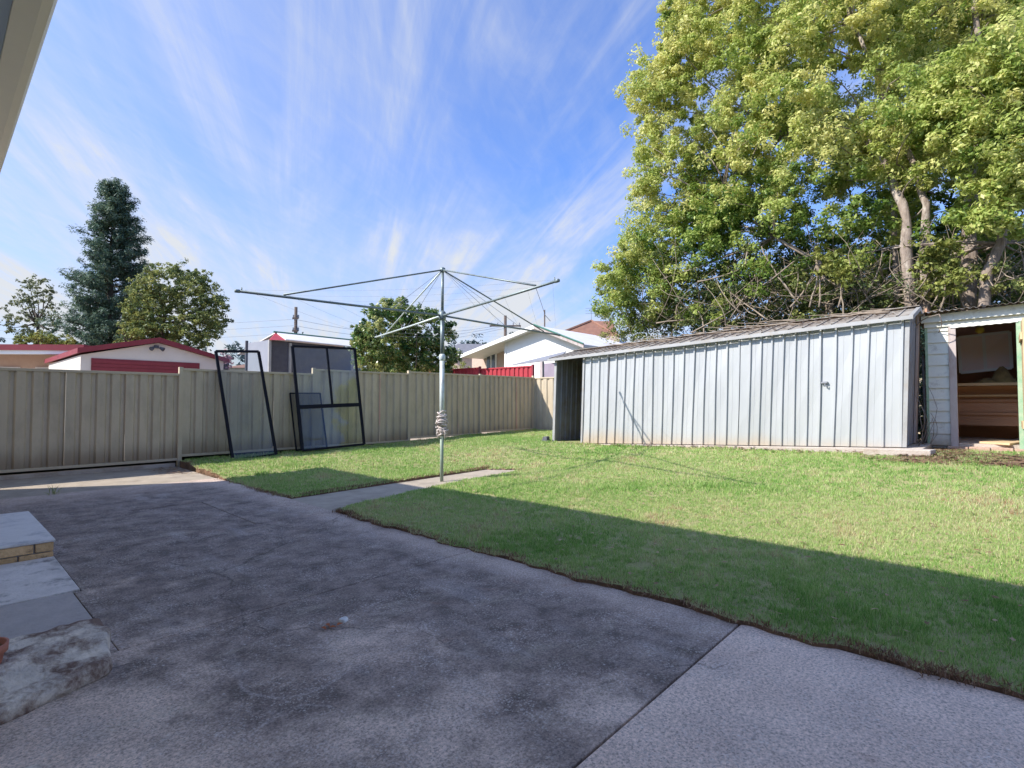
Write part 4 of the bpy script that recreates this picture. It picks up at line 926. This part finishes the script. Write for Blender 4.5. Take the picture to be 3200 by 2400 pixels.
# bright vine leaves hanging over the shed roofs
vn = thing('leafy_sapling', rp(2640,930,13.0), 'bright green leafy sapling under the big tree above the shed roof', 'sapling')
X, Y = poly_area_pts([(2540,790),(2620,770),(2700,820),(2690,880),(2600,870),(2560,850)], 16, 3); X2, Y2 = poly_area_pts([(2870,760),(2960,740),(3030,800),(3010,900),(2900,890),(2860,830)], 26, 3)
C = np.array([np.array(rp(x, y, 12.95+rng.uniform(-.3,.3))) for x, y in zip(np.concatenate([X,X2]), np.concatenate([Y,Y2]))])
leaf_cloud('foliage', C, rng.uniform(.15, .30, len(C)), 75, .10, m_leafyel, vn, np.full(len(C), .5), tvar=.2, shell=.2)
for q in (((2640,1000),(2620,830)), ((2930,990),(2940,830))):
    m = MB(); limb(m, rp(*q[0],13.1), rp(*q[1],13.0), .02, .008); m.build('stem', m_twig, vn, smooth=True)
gap_fill = thing('gap_dark_fill', (11.6, .9, .4), 'dark leaf mass added to darken the deep gap between the two sheds', 'shrub')  # added dark leaves stand in for the deep shade between the sheds
C = np.stack([rng.uniform(10.9, 12.5, 90), rng.uniform(.80, 1.25, 90), rng.uniform(.5, 2.5, 90)], -1)
leaf_cloud('foliage', C, np.full(90, .22), 70, .08, m_leafcon, gap_fill, np.full(90, .15))
m = MB(); limb(m, (11.6,.95,.3), (11.7,1.0,2.3), .03, .01); m.build('stem', m_barkdark, gap_fill, smooth=True)
# fallen branches on the shed roof
fb = MB()
for i in range(46):
    y = random.uniform(1.1, 5.6); x = random.uniform(9.2, 9.9); z = sb(y)+HF+.06+(x-9)*.27; a = random.uniform(-.5, .5)+math.pi/2; L_ = random.uniform(.15, .7)
    d = Vector((math.cos(a)*.4, math.sin(a), random.uniform(-.02,.10)))*L_; limb(fb, (x, y, z), Vector((x, y, z+.02))+d, random.choice((.006,.01,.016)), .004, .08, 4, 5)
tag(fb.build('fallen_twigs', m_twig, smooth=True), 'dead twigs and sticks lying on the silver shed roof', 'twigs', kind='stuff')
n = 2600; Yr = rng.uniform(1.0, 6.6, n); Xr = 9.0+.8*rng.uniform(0, 1, n)**.6; Zr = np.array([sb(y) for y in Yr])+HF+.05+(Xr-9)*.272
flakes('roof_litter', Xr, Yr, Zr, .022, m_litter, rng.uniform(0, .8, n), 'brown dead leaves caught along the silver shed roof', 'leaf litter')
# brush in the gap between sheds
gb = MB()
for i in range(26):
    x = random.uniform(9.5, 10.4); y = random.uniform(.78, .93) if x > 9 else .8
    limb(gb, (x, y, .5), (x+random.uniform(-.3,.3), y+random.uniform(-.12,.06), .5+random.uniform(.1,1.1)), .005, .003, .2, 5, 4)
limb(gb, (10.3,.9,2.35), (9.7,.84,2.5), .012, .006, .2); limb(gb, (9.9,.9,2.3), (9.75,.6,2.45), .009, .006, .2); limb(gb, (9.75,.6,2.45), (9.9,.62,2.2), .006, .005, .1)
tag(gb.build('dry_brush', m_bark, smooth=True), 'dry brushwood stuffed in the gap between the silver shed and the weatherboard shed', 'brushwood', kind='stuff')

# tree behind the fence in the middle
mg = at_y(1265,1160,14.5); mt_ = thing('magnolia_tree', (mg.x, 14.5, 0), 'round glossy green tree behind the fence beside the clothes line post', 'tree')
PM = [(1115,1170),(1105,1040),(1130,980),(1190,965),(1205,945),(1270,938),(1300,960),(1345,965),(1370,1000),(1400,1005),(1425,1040),(1415,1080),(1425,1130),(1400,1180)]
X, Y = poly_area_pts(PM, 330, 5)
C = []
for x, y in zip(X, Y):
    u = min(1, (x-1095)/90, (1440-x)/90, (y-925)/70); u = max(.1, u); C.append(np.array(at_y(x, y, 14.5-1.0*u*rng.uniform(-.9, 1))))
C = np.array(C)
leaf_cloud('crown', C, rng.uniform(.18, .30, len(C)), 130, .105, m_leafgloss, mt_, np.clip(.5+.2*rng.normal(size=len(C))+np.where(X < 1260, .12, -.15), 0, 1), tvar=.25, flat=.9, asp=.42, shell=.35, up=.3)
m = MB(); limb(m, (mg.x, 14.5, 0), (mg.x+.1, 14.5, 2.6), .08, .03)
for i in range(12): limb(m, (mg.x, 14.5, 1.3), C[random.randrange(len(C))], .025, .008, .1, 4, 5)
m.build('trunk', m_bark, mt_, smooth=True)
gs = thing('garden_shrub', at_y(1440,1170,14.9), 'low orange tinted shrub just above the red fence beside the magnolia', 'shrub')
X, Y = poly_area_pts([(1400,1150),(1440,1138),(1475,1142),(1475,1175),(1400,1175)], 12, 2); C = np.array([np.array(at_y(x, y, 17.5)) for x, y in zip(X, Y)])
leaf_cloud('foliage', C, np.full(len(C), .22), 80, .08, m_leafyel, gs, np.full(len(C), .75))
# ------------------------------------------------------------------ trees at left
con = thing('tall_conifer', at_d(345,1255,30), 'tall dark blue-green conifer standing behind the garage at the left', 'tree'); cb_ = at_d(345,1255,30)
Ht = (1255-560)/F*30; C = []; T = []; stm = MB(); limb(stm, (cb_.x, cb_.y, -.1), (cb_.x, cb_.y, Ht+.6), .30, .04, .01, 8, 9)
rv = RT; 
ztip = EYE+Ht
nl = 0
z = 2.2
while z < ztip-.1:
    t = (z-2.2)/(ztip-2.2); Rr = 2.55*(1-t)**.70*(.80+.34*rng.uniform())+.38
    for k in range(int(7+7*(1-t))):
        a = rng.uniform(0, 6.28); Lb = Rr*rng.uniform(.72, 1.12)
        tip = Vector((cb_.x+Lb*math.cos(a), cb_.y+Lb*math.sin(a), z+.32*Lb*.5)); limb(stm, (cb_.x, cb_.y, z-.1), tip, .04, .012, .04, 4, 4)
        for s_ in np.linspace(.35, 1, 5):
            C.append((cb_.x+Lb*s_*math.cos(a), cb_.y+Lb*s_*math.sin(a), z+.22*Lb*s_**2+rng.uniform(-.15,.15))); T.append(.30+.35*rng.uniform())
    z += .31
C = np.array(C)
leaf_cloud('crown', C, rng.uniform(.18, .42, len(C)), 62, .15, m_leafcon, con, np.array(T), tvar=.18, flat=.85, asp=.3, up=.9, shell=.2, sub=1)
stm.build('trunk', m_barkdark, con, smooth=True)
def blobtree(name, label, P, D, n, rad, per, size, mt, t0, half, base_px, seed, tv=.2, shell=.3):
    b0 = at_d(base_px, 1255, D); t_ = thing(name, (b0.x, b0.y, 0), label, 'tree')
    X, Y = poly_area_pts(P, n, seed); C = np.array([np.array(at_d(x, y, D+rng.uniform(-half, half))) for x, y in zip(X, Y)])
    leaf_cloud('crown', C, rng.uniform(rad*.7, rad*1.3, len(C)), per, size, mt, t_, np.clip(t0+.2*rng.normal(size=len(C)), 0, 1), tvar=tv, shell=shell)
    m = MB(); limb(m, (b0.x, b0.y, -.1), (b0.x, b0.y, C[:, 2].mean()), .18*D/25, .06, .04)
    for i in range(14): limb(m, (b0.x, b0.y, C[:, 2].mean()-.6), C[random.randrange(len(C))], .05, .015, .1, 5, 5)
    m.build('trunk', m_barkdark, t_, smooth=True); return t_
blobtree('leafy_tree', 'round yellow-green tree with an airy right side beside the dark conifer', [(390,1075),(395,960),(420,870),(480,838),(570,840),(640,860),(680,930),(705,1000),(695,1050),(640,1020),(650,1080),(560,1090)], 26, 300, .42, 100, .14, m_leafmid, .5, 1.6, 510, 12)
blobtree('pale_gum_tree', 'small airy pale tree at the far left beside the dark conifer', [(25,1040),(20,960),(60,900),(105,870),(150,885),(165,950),(190,1010),(150,1070),(60,1075)], 32, 60, .42, 70, .16, m_leafpale, .5, 1.2, 105, 13, shell=.2)
blobtree('low_bush', 'low yellow-green bush showing over the red garage roof at the far left', [(30,1085),(60,1052),(120,1050),(180,1058),(240,1060),(240,1090)], 24, 40, .28, 100, .11, m_leafyel, .5, .6, 130, 14)
blobtree('low_bush', 'yellow-green bush between the conifer and the garage gable', [(365,1085),(380,1030),(420,1020),(450,1060),(430,1085)], 23.5, 22, .25, 90, .11, m_leafyel, .45, .4, 400, 15)
blobtree('pink_blossom_tree', 'small pink blossom tree between the garage and the grey carport', [(690,1140),(695,1110),(715,1100),(722,1130),(712,1150)], 24, 10, .2, 60, .09, leaf_mat('blossom', [(0, (.35,.18,.20)), (1, (.6,.36,.40))], .3), .5, .3, 706, 16)
# far wooded ridge
hd = []; 
ff = thing('distant_trees', (90, 110, 0), 'hazy dark line of distant trees on the skyline beyond the houses', 'trees'); 
C = []
for i in range(520):
    px = rng.uniform(-700, 3900); dd = rng.uniform(115, 150); top_ = 1085+14*math.sin(px*.011)+8*math.sin(px*.031); py = rng.uniform(top_, 1240); C.append(np.array(at_d(px, py, dd)))
C = np.array(C)
leaf_cloud('foliage', C, rng.uniform(2.4, 3.8, len(C)), 90, 1.1, leaf_mat('far_leaves', [(0, (.05,.08,.09)), (1, (.11,.15,.13))], .2), ff, np.full(len(C), .5), flat=.8, shell=.2)

# ------------------------------------------------------------------ neighbouring buildings
GY0 = 20.0
ga = thing('garage', (5, GY0, 0), 'cream gabled garage with dark red roof trim and red roller door behind the left fence', 'garage')
xl, xr, xp = 3.07, 7.0, 5.03; ze, zp, zr_ = 2.72, 3.19, 2.66
m = MB(); m.prism([(xl,GY0,-.14),(xr,GY0,-.14),(xr,GY0,zr_-.06),(xp,GY0,zp-.10),(xl,GY0,ze-.14)], (0, 6, 0)); wall_g = m.build('wall', m_cream, ga)
m = MB(); m.box(3.32, 6.24, GY0-.03, GY0+.02, -.1, 2.5)
dr_ = m.build('roller_door', m_redroof, ga)
for i in range(8):
    m = MB(); m.box(3.34, 6.22, GY0-.045, GY0-.031, 2.46-.11*i-.10, 2.46-.11*i-.012); m.build('door_slat', m_redroof, dr_)
m = MB(); m.prism([(xl-.1,GY0-.15,ze-.10),(xp,GY0-.15,zp-.09),(xr+.15,GY0-.15,zr_-.09),(xr+.15,GY0-.15,zr_+.03),(xp,GY0-.15,zp+.07),(xl-.1,GY0-.15,ze+.05)], (0, 6.4, 0)); m.build('roof', m_redroof, ga)
lt_ = MB(); c = at_y(490,1083,GY0-.1); lt_.box(c.x-.06, c.x+.06, c.y, c.y+.1, c.z-.05, c.z+.04); lt_.tube([c+Vector((-.08,0,-.03)), c+Vector((-.17,-.08,-.09))], [.03,.07], 8); lt_.tube([c+Vector((.08,0,-.03)), c+Vector((.17,-.08,-.09))], [.03,.07], 8)
lt_.build('flood_light', m_shadecloth, ga)
# low house with a verandah at far left
d0 = at_d(-260,1085,19.5); d1 = at_d(262,1085,19.8); ax_ = (d1-d0); ax_.z = 0; axn = ax_.normalized(); dep = Vector((-axn.y, axn.x, 0))
vh = thing('brick_house', (d0.x, d0.y, 0), 'low brick house with long dark red roof edge at the far left', 'house')
def vbox(m, s0, s1, e0, e1, z0, z1):
    q = [d0+axn*s0+dep*e0, d0+axn*s1+dep*e0, d0+axn*s1+dep*e1, d0+axn*s0+dep*e1]
    return m.hexa([(p.x, p.y, z0) for p in q]+[(p.x, p.y, z1) for p in q])
Lh = ax_.length; zt = at_d(100,1076,19.7).z; zb_ = at_d(100,1094,19.7).z; zc_ = at_d(100,1106,19.7).z
m = MB(); vbox(m, 0, Lh, 0, 6, zb_, zt); m.build('roof', m_redroof, vh)
m = MB(); vbox(m, 0, Lh-.05, .05, .25, zc_, zb_); m.build('gutter_board', m_white, vh)
m = MB(); vbox(m, 0, Lh-.6, 2.0, 2.2, -.1, zb_); m.build('wall', m_orange, vh)
m = MB(); vbox(m, 4.4, 4.9, .6, .85, -.1, zb_); m.build('pier', m_orange, vh)
m = MB(); vbox(m, Lh-1.0, Lh-.1, .5, 1.5, -.1, zb_); m.build('porch_wall', m_cream, vh)
for s0 in (.3, 2.6):
    m = MB(); vbox(m, s0, s0+1.7, 1.93, 1.99, 1.2, 2.6); w_ = m.build('window', m_white, vh)
    m = MB(); vbox(m, s0+.08, s0+1.62, 1.90, 1.929, 1.28, 2.52); m.build('pane', m_glassdark, w_)

# grey carport with shade cloth
CYc = 16.0
cp = thing('carport', (8.3, CYc, 0), 'grey carport hung with dark shade cloth and roofed with pale sheets behind the leaning frames', 'carport')
c0 = at_y(845,1062,CYc); c1 = at_y(1100,1085,CYc); 
z0c = c0.z; z1c = at_y(1100,1087,CYc).z
m = MB(); m.hexa([(c0.x,CYc,1.2),(c1.x,CYc,1.2),(c1.x,CYc+.03,1.2),(c0.x,CYc+.03,1.2),(c0.x,CYc,z0c),(c1.x,CYc,z1c),(c1.x,CYc+.03,z1c),(c0.x,CYc+.03,z0c)]); m.build('shade_cloth', m_shadecloth, cp)
q = at_x(775,1073,c0.x)
m = MB(); m.hexa([(c0.x-.02,CYc,1.0),(c0.x,CYc,1.0),(c0.x,q.y,1.0),(c0.x-.02,q.y,1.0),(c0.x-.02,CYc,z0c),(c0.x,CYc,z0c),(c0.x,q.y,q.z),(c0.x-.02,q.y,q.z)]); m.build('side_panel', m_tarp, cp)
for x, y, z in ((c0.x-.03, CYc-.03, z0c), (c0.x-.04, q.y, q.z+.08), (c1.x, CYc-.03, z1c), (at_y(905,1100,CYc).x, CYc-.03, z0c-.05)):
    m = MB(); m.box(x-.035, x+.035, y-.035, y+.035, -.1, z); m.build('post', m_zinctrim if z != q.z+.08 else m_shadecloth, cp)
r0 = at_y(862,1040,CYc+.6); r1 = at_y(1112,1066,CYc+.6); e0 = at_y(893,1063,CYc-.15); e1 = at_y(1112,1086,CYc-.15); g0 = at_y(843,1062,CYc-.15)
m = MB(); m.hexa([e0, e1, r1, r0, e0+Vector((0,0,.03)), e1+Vector((0,0,.03)), r1+Vector((0,0,.03)), r0+Vector((0,0,.03))]); m.build('roof_sheet', m_sheetroof, cp)
m = MB(); m.hexa([r0, r1, r1+Vector((0,3,-.5)), r0+Vector((0,3,-.5)), r0+Vector((0,0,.03)), r1+Vector((0,0,.03)), r1+Vector((0,3,-.47)), r0+Vector((0,3,-.47))]); m.build('roof_sheet', m_sheetroof, cp)
m = MB(); m.add([g0, e0, r0, g0+Vector((0,.05,0)), e0+Vector((0,.05,0)), r0+Vector((0,.05,0))], [(0,1,2),(3,5,4),(0,3,4,1),(1,4,5,2),(2,5,3,0)]); m.build('red_gable', m_redfence, cp)
m = MB(); m.tube([at_y(855,1037,CYc+.55), at_y(1112,1064,CYc+.55)], .03, 6); m.build('ridge', m_greendark, cp)

# small tiled houses seen past the carport
hh = thing('far_house', at_d(760,1255,45), 'distant orange roofed house between the garage and the grey carport', 'house')
a, b_ = at_d(700,1150,45), at_d(860,1150,45)
m = MB(); m.prism([(a.x,a.y,-.1),(b_.x,b_.y,-.1),(b_.x,b_.y,a.z),(a.x,a.y,a.z)], Vector((FW.x,FW.y,0))*6); m.build('wall', m_cream, hh)
c, d = at_d(730,1128,47), at_d(850,1122,47); e_ = Vector((FW.x,FW.y,0))*6
m = MB(); m.add([a-e_*.05, b_-e_*.05, d+e_*.5, c+e_*.5, a+e_*1.05, b_+e_*1.05], [(0,1,2,3),(3,2,5,4),(0,3,4),(1,5,2)]); m.build('roof', m_tile, hh)

# red fence beyond the back corner
ny_ = MB(); ny_.add([(-3,10.68,.20),(12.9,10.68,.27),(12.9,34,.2),(-3,34,.1)], [(0,1,2,3)]); tag(ny_.build('neighbour_yard', m_pathc), kind='structure')
rf = thing('red_fence', (12.80, 14, 0), 'bright red ribbed steel fence running on behind the cream fence', 'fence')
yy = 10.78
k = 0
while yy < 19.5:
    ye = yy+2.38; zt = 2.33+.014*(yy-10.6)+.012*k
    for i in range(3):
        a_ = yy+.02+i*.786
        m = sheet(ribbed(a_, a_+.784, 4, .034, .42), .1, zt, lambda s, d, z: (12.82+d, s, z)); m.build('infill_sheet', m_redfence, rf, solid=.0015)
    m = MB(); m.box(12.79, 12.86, yy-.03, yy+.03, -.1, zt+.03); m.build('post', m_redroof, rf)
    m = MB(); m.box(12.80, 12.87, yy+.03, ye-.03, zt-.04, zt); m.build('rail', m_redfence, rf)
    yy = ye; k += 1
# white gabled house
WXh = 26.0
wh = thing('white_house', (WXh, 22, 0), 'white gabled house with green roof trim beyond the red fence', 'house')
pk = at_x(1690,1022,WXh); le = at_x(1452,1107,WXh-.6); re = at_x(1835,1078,WXh); ml = at_x(1582,1062,WXh)
m = MB(); m.prism([(WXh,ml.y,-.1),(WXh,re.y,-.1),(WXh,re.y,re.z),(WXh,pk.y,pk.z-.12),(WXh,ml.y,ml.z-.10)], (9, 0, 0)); m.build('wall', m_white, wh)
l2 = at_x(1475,1100,WXh+1.6)
m = MB(); m.prism([(WXh+1.6,l2.y,-.1),(WXh+1.6,ml.y,-.1),(WXh+1.6,ml.y,ml.z-.05),(WXh+1.6,l2.y,l2.z)], (7, 0, 0)); m.build('brick_wing', m_pinkbrick, wh)
a = at_x(1522,1108,WXh+1.55); b_ = at_x(1552,1136,WXh+1.55)
m = MB(); m.box(WXh+1.50, WXh+1.58, b_.y, a.y, b_.z-.4, a.z+.1); w_ = m.build('window', m_white, wh)
for k in (0, 1):
    wy = (a.y-b_.y)/2; m = MB(); m.box(WXh+1.46, WXh+1.498, b_.y+.12+k*wy, b_.y+wy-.12+k*wy+.05, b_.z-.3, a.z); m.build('pane', m_glassdark, w_)
for (p_, q_) in ((pk, le), (pk, re)):
    q2 = p_+(q_-p_)*1.06
    m = MB(); m.hexa([(WXh-.6,p_.y,p_.z-.12),(WXh+9,p_.y,p_.z-.12),(WXh+9,q2.y,q2.z-.12),(WXh-.6,q2.y,q2.z-.12),(WXh-.6,p_.y,p_.z+.05),(WXh+9,p_.y,p_.z+.05),(WXh+9,q2.y,q2.z+.05),(WXh-.6,q2.y,q2.z+.05)]); m.build('roof', m_sheetroof, wh)
    m = MB(); m.hexa([(WXh-.68,p_.y,p_.z-.16),(WXh-.60,p_.y,p_.z-.16),(WXh-.60,q2.y,q2.z-.16),(WXh-.68,q2.y,q2.z-.16),(WXh-.68,p_.y,p_.z+.08),(WXh-.60,p_.y,p_.z+.08),(WXh-.60,q2.y,q2.z+.08),(WXh-.68,q2.y,q2.z+.08)]); m.build('barge_board', m_white if q_ is le else m_jamb, wh)
    if q_ is re:
        m = MB(); m.tube([Vector((WXh-.70,p_.y,p_.z+.09)), Vector((WXh-.70,q2.y,q2.z+.09))], .05, 6); m.build('roof_capping', m_greendark, wh)
m = MB(); m.box(WXh-.05, WXh+1.6, ml.y, ml.y+.12, -.1, ml.z-.15); m.build('corner_wall', m_white, wh)
# houses around it
oh = thing('orange_house', at_d(1450,1255,46), 'distant orange brick house with a grey roof just left of the white house', 'house')
a = at_d(1415,1160,46); b_ = at_d(1475,1160,46); zz = at_d(1430,1112,46).z
m = MB(); m.prism([(a.x,a.y,-.1),(b_.x,b_.y,-.1),(b_.x,b_.y,zz),(a.x,a.y,zz)], Vector((FW.x,FW.y,0))*7); m.build('wall', m_orange, oh)
a = at_d(1395,1108,45.5); b_ = at_d(1500,1108,45.5); c = at_d(1430,1074,49); d = at_d(1560,1076,49)
m = MB(); m.add([a, b_, d, c, a+FW*8, b_+FW*8], [(0,1,2,3),(3,2,5,4),(0,3,4),(1,5,2)]); m.build('roof', m_greytile, oh)
th_ = thing('tiled_house', at_d(1850,1255,38), 'house with an orange-red tiled hip roof behind the white house', 'house')
a = at_d(1730,1050,38); b_ = at_d(1935,1052,38); pk2 = at_d(1848,1003,41)
m = MB(); m.prism([(a.x,a.y,-.1),(b_.x,b_.y,-.1),(b_.x,b_.y,a.z),(a.x,a.y,a.z)], Vector((FW.x,FW.y,0))*6); m.build('wall', m_orange, th_)
m = MB(); m.add([a, b_, b_+FW*7, a+FW*7, pk2, pk2+RT*1.6+Vector((0,0,-.02))], [(0,1,5,4),(1,2,5),(2,3,4,5),(3,0,4)]); m.build('roof', m_tile, th_)
m = MB(); m.tube([a, pk2], .12, 6); m.tube([pk2, b_], .12, 6); m.build('ridge_tiles', m_tile, th_)
an = MB(); q = at_d(1848,1004,41); an.tube([q, q+Vector((0,0,1.1))], .02, 5)
for k in (.6, .8, 1.0): an.bar(q+Vector((0,0,k))-RT*.45, q+Vector((0,0,k))+RT*.45, .02, .02)
tag(an.build('tv_antenna', m_wire), 'thin TV antenna on the orange tiled roof', 'antenna')
an = MB(); q = at_x(1702,1024,WXh+3); an.tube([q-Vector((0,0,.5)), q+Vector((0,0,1.25))], .05, 6); tag(an.build('flue_pipe', m_pole), 'dark flue pipe standing up from the white house roof', 'pipe')
# low grey awning behind the corner
aw = thing('garden_awning', (15, 10, 0), 'low grey sheet awning just behind the back corner of the fences', 'awning')
a = at_x(1560,1160,17); b_ = at_x(1770,1118,15.5)
P4 = [at_x(1600,1142,16), at_x(1745,1124,14.2), at_x(1770,1100,17), at_x(1660,1128,19)]
m = MB(); m.hexa(P4+[p+Vector((0,0,.04)) for p in P4]); m.build('roof_sheet', m_zincdark, aw)
q = at_x(1694,1150,13.6); m = MB(); m.box(q.x-.05, q.x+.05, q.y-.05, q.y+.05, -.1, at_x(1694,1130,13.6).z); m.build('post', m_jamb, aw)
a = at_x(1690,1180,14.6); b_ = at_x(1745,1180,14.6); m = MB(); m.box(14.6, 14.7, b_.y, a.y, -.1, at_x(1700,1136,14.6).z); m.build('wall', mat('mauve_wall', (.36,.30,.36), rough=.8), aw)

# power poles
def ppole(px, ytop, D, arm, label):
    b0 = at_d(px, 1255, D); t_ = at_d(px, ytop, D); p = thing('power_pole', (b0.x, b0.y, 0), label, 'power pole', 'power poles on the skyline')
    m = MB(); m.tube([(b0.x, b0.y, -.1), (b0.x, b0.y, t_.z)], [.17, .12], 8); m.build('pole', m_pole, p, smooth=True)
    for dz, h in arm:
        m = MB(); c = Vector((b0.x, b0.y, t_.z-dz)); m.bar(c-RT*h-FW*.1, c+RT*h-FW*.1, .12, .12); x_ = m.build('crossarm', m_pole, p)
        for k in (-.9, -.5, .5, .9):
            m = MB(); q = c+RT*h*k; m.tube([q, q+Vector((0,0,.28))], .06, 6); m.build('insulator', m_wire, x_)
    return t_
pa = ppole(921, 958, 42, [(1.9, .22), (.9,.22)], 'leftmost power pole above the carport roof')
pb = ppole(1579, 985, 46, [(.9, 1.35)], 'power pole with a cross arm above the white house')
wl = MB()
for k in (0, .5, 1.1):
    a = pa-Vector((0,0,1+k)); b_ = pb-Vector((0,0,.8+k*.3)); wl.tube([a.lerp(b_, t)-Vector((0,0,1.0*math.sin(math.pi*t))) for t in np.linspace(0, 1, 12)], .014, 4)
    c = at_d(-500, 960+k*40, 50); wl.tube([c.lerp(a, t)-Vector((0,0,1.2*math.sin(math.pi*t))) for t in np.linspace(0, 1, 12)], .014, 4)
wl.build('power_lines', m_wire); tag(bpy.data.objects['power_lines'], 'thin power lines crossing the sky between the two poles', 'wires')

# little weeds on the patio edge
wd = MB()
wq = at_z(165,1548,.05)
for i in range(12):
    a = random.uniform(0, 6.28); r = random.uniform(.0, .06); h = random.uniform(.04, .15); c = wq+Vector((r*math.cos(a), r*math.sin(a), 0)); b0 = random.uniform(0, 6.28)
    wd.add([c, c+Vector((.005*math.cos(b0), .005*math.sin(b0), h*.55)), c+Vector((.05*math.cos(a), .05*math.sin(a), h)), c+Vector((-.005*math.cos(b0), -.005*math.sin(b0), h*.6))], [(0,1,2,3)])
tag(wd.build('weed', mat('weed_green', (.22,.26,.08), (.35,.33,.15), scale=20, rough=.7), solid=.001), 'small pale weed growing from the patio near the left fence', 'weed')
print('objects', len(bpy.data.objects), 'tris', sum(len(o.data.polygons) for o in bpy.data.objects if o.type == 'MESH'))
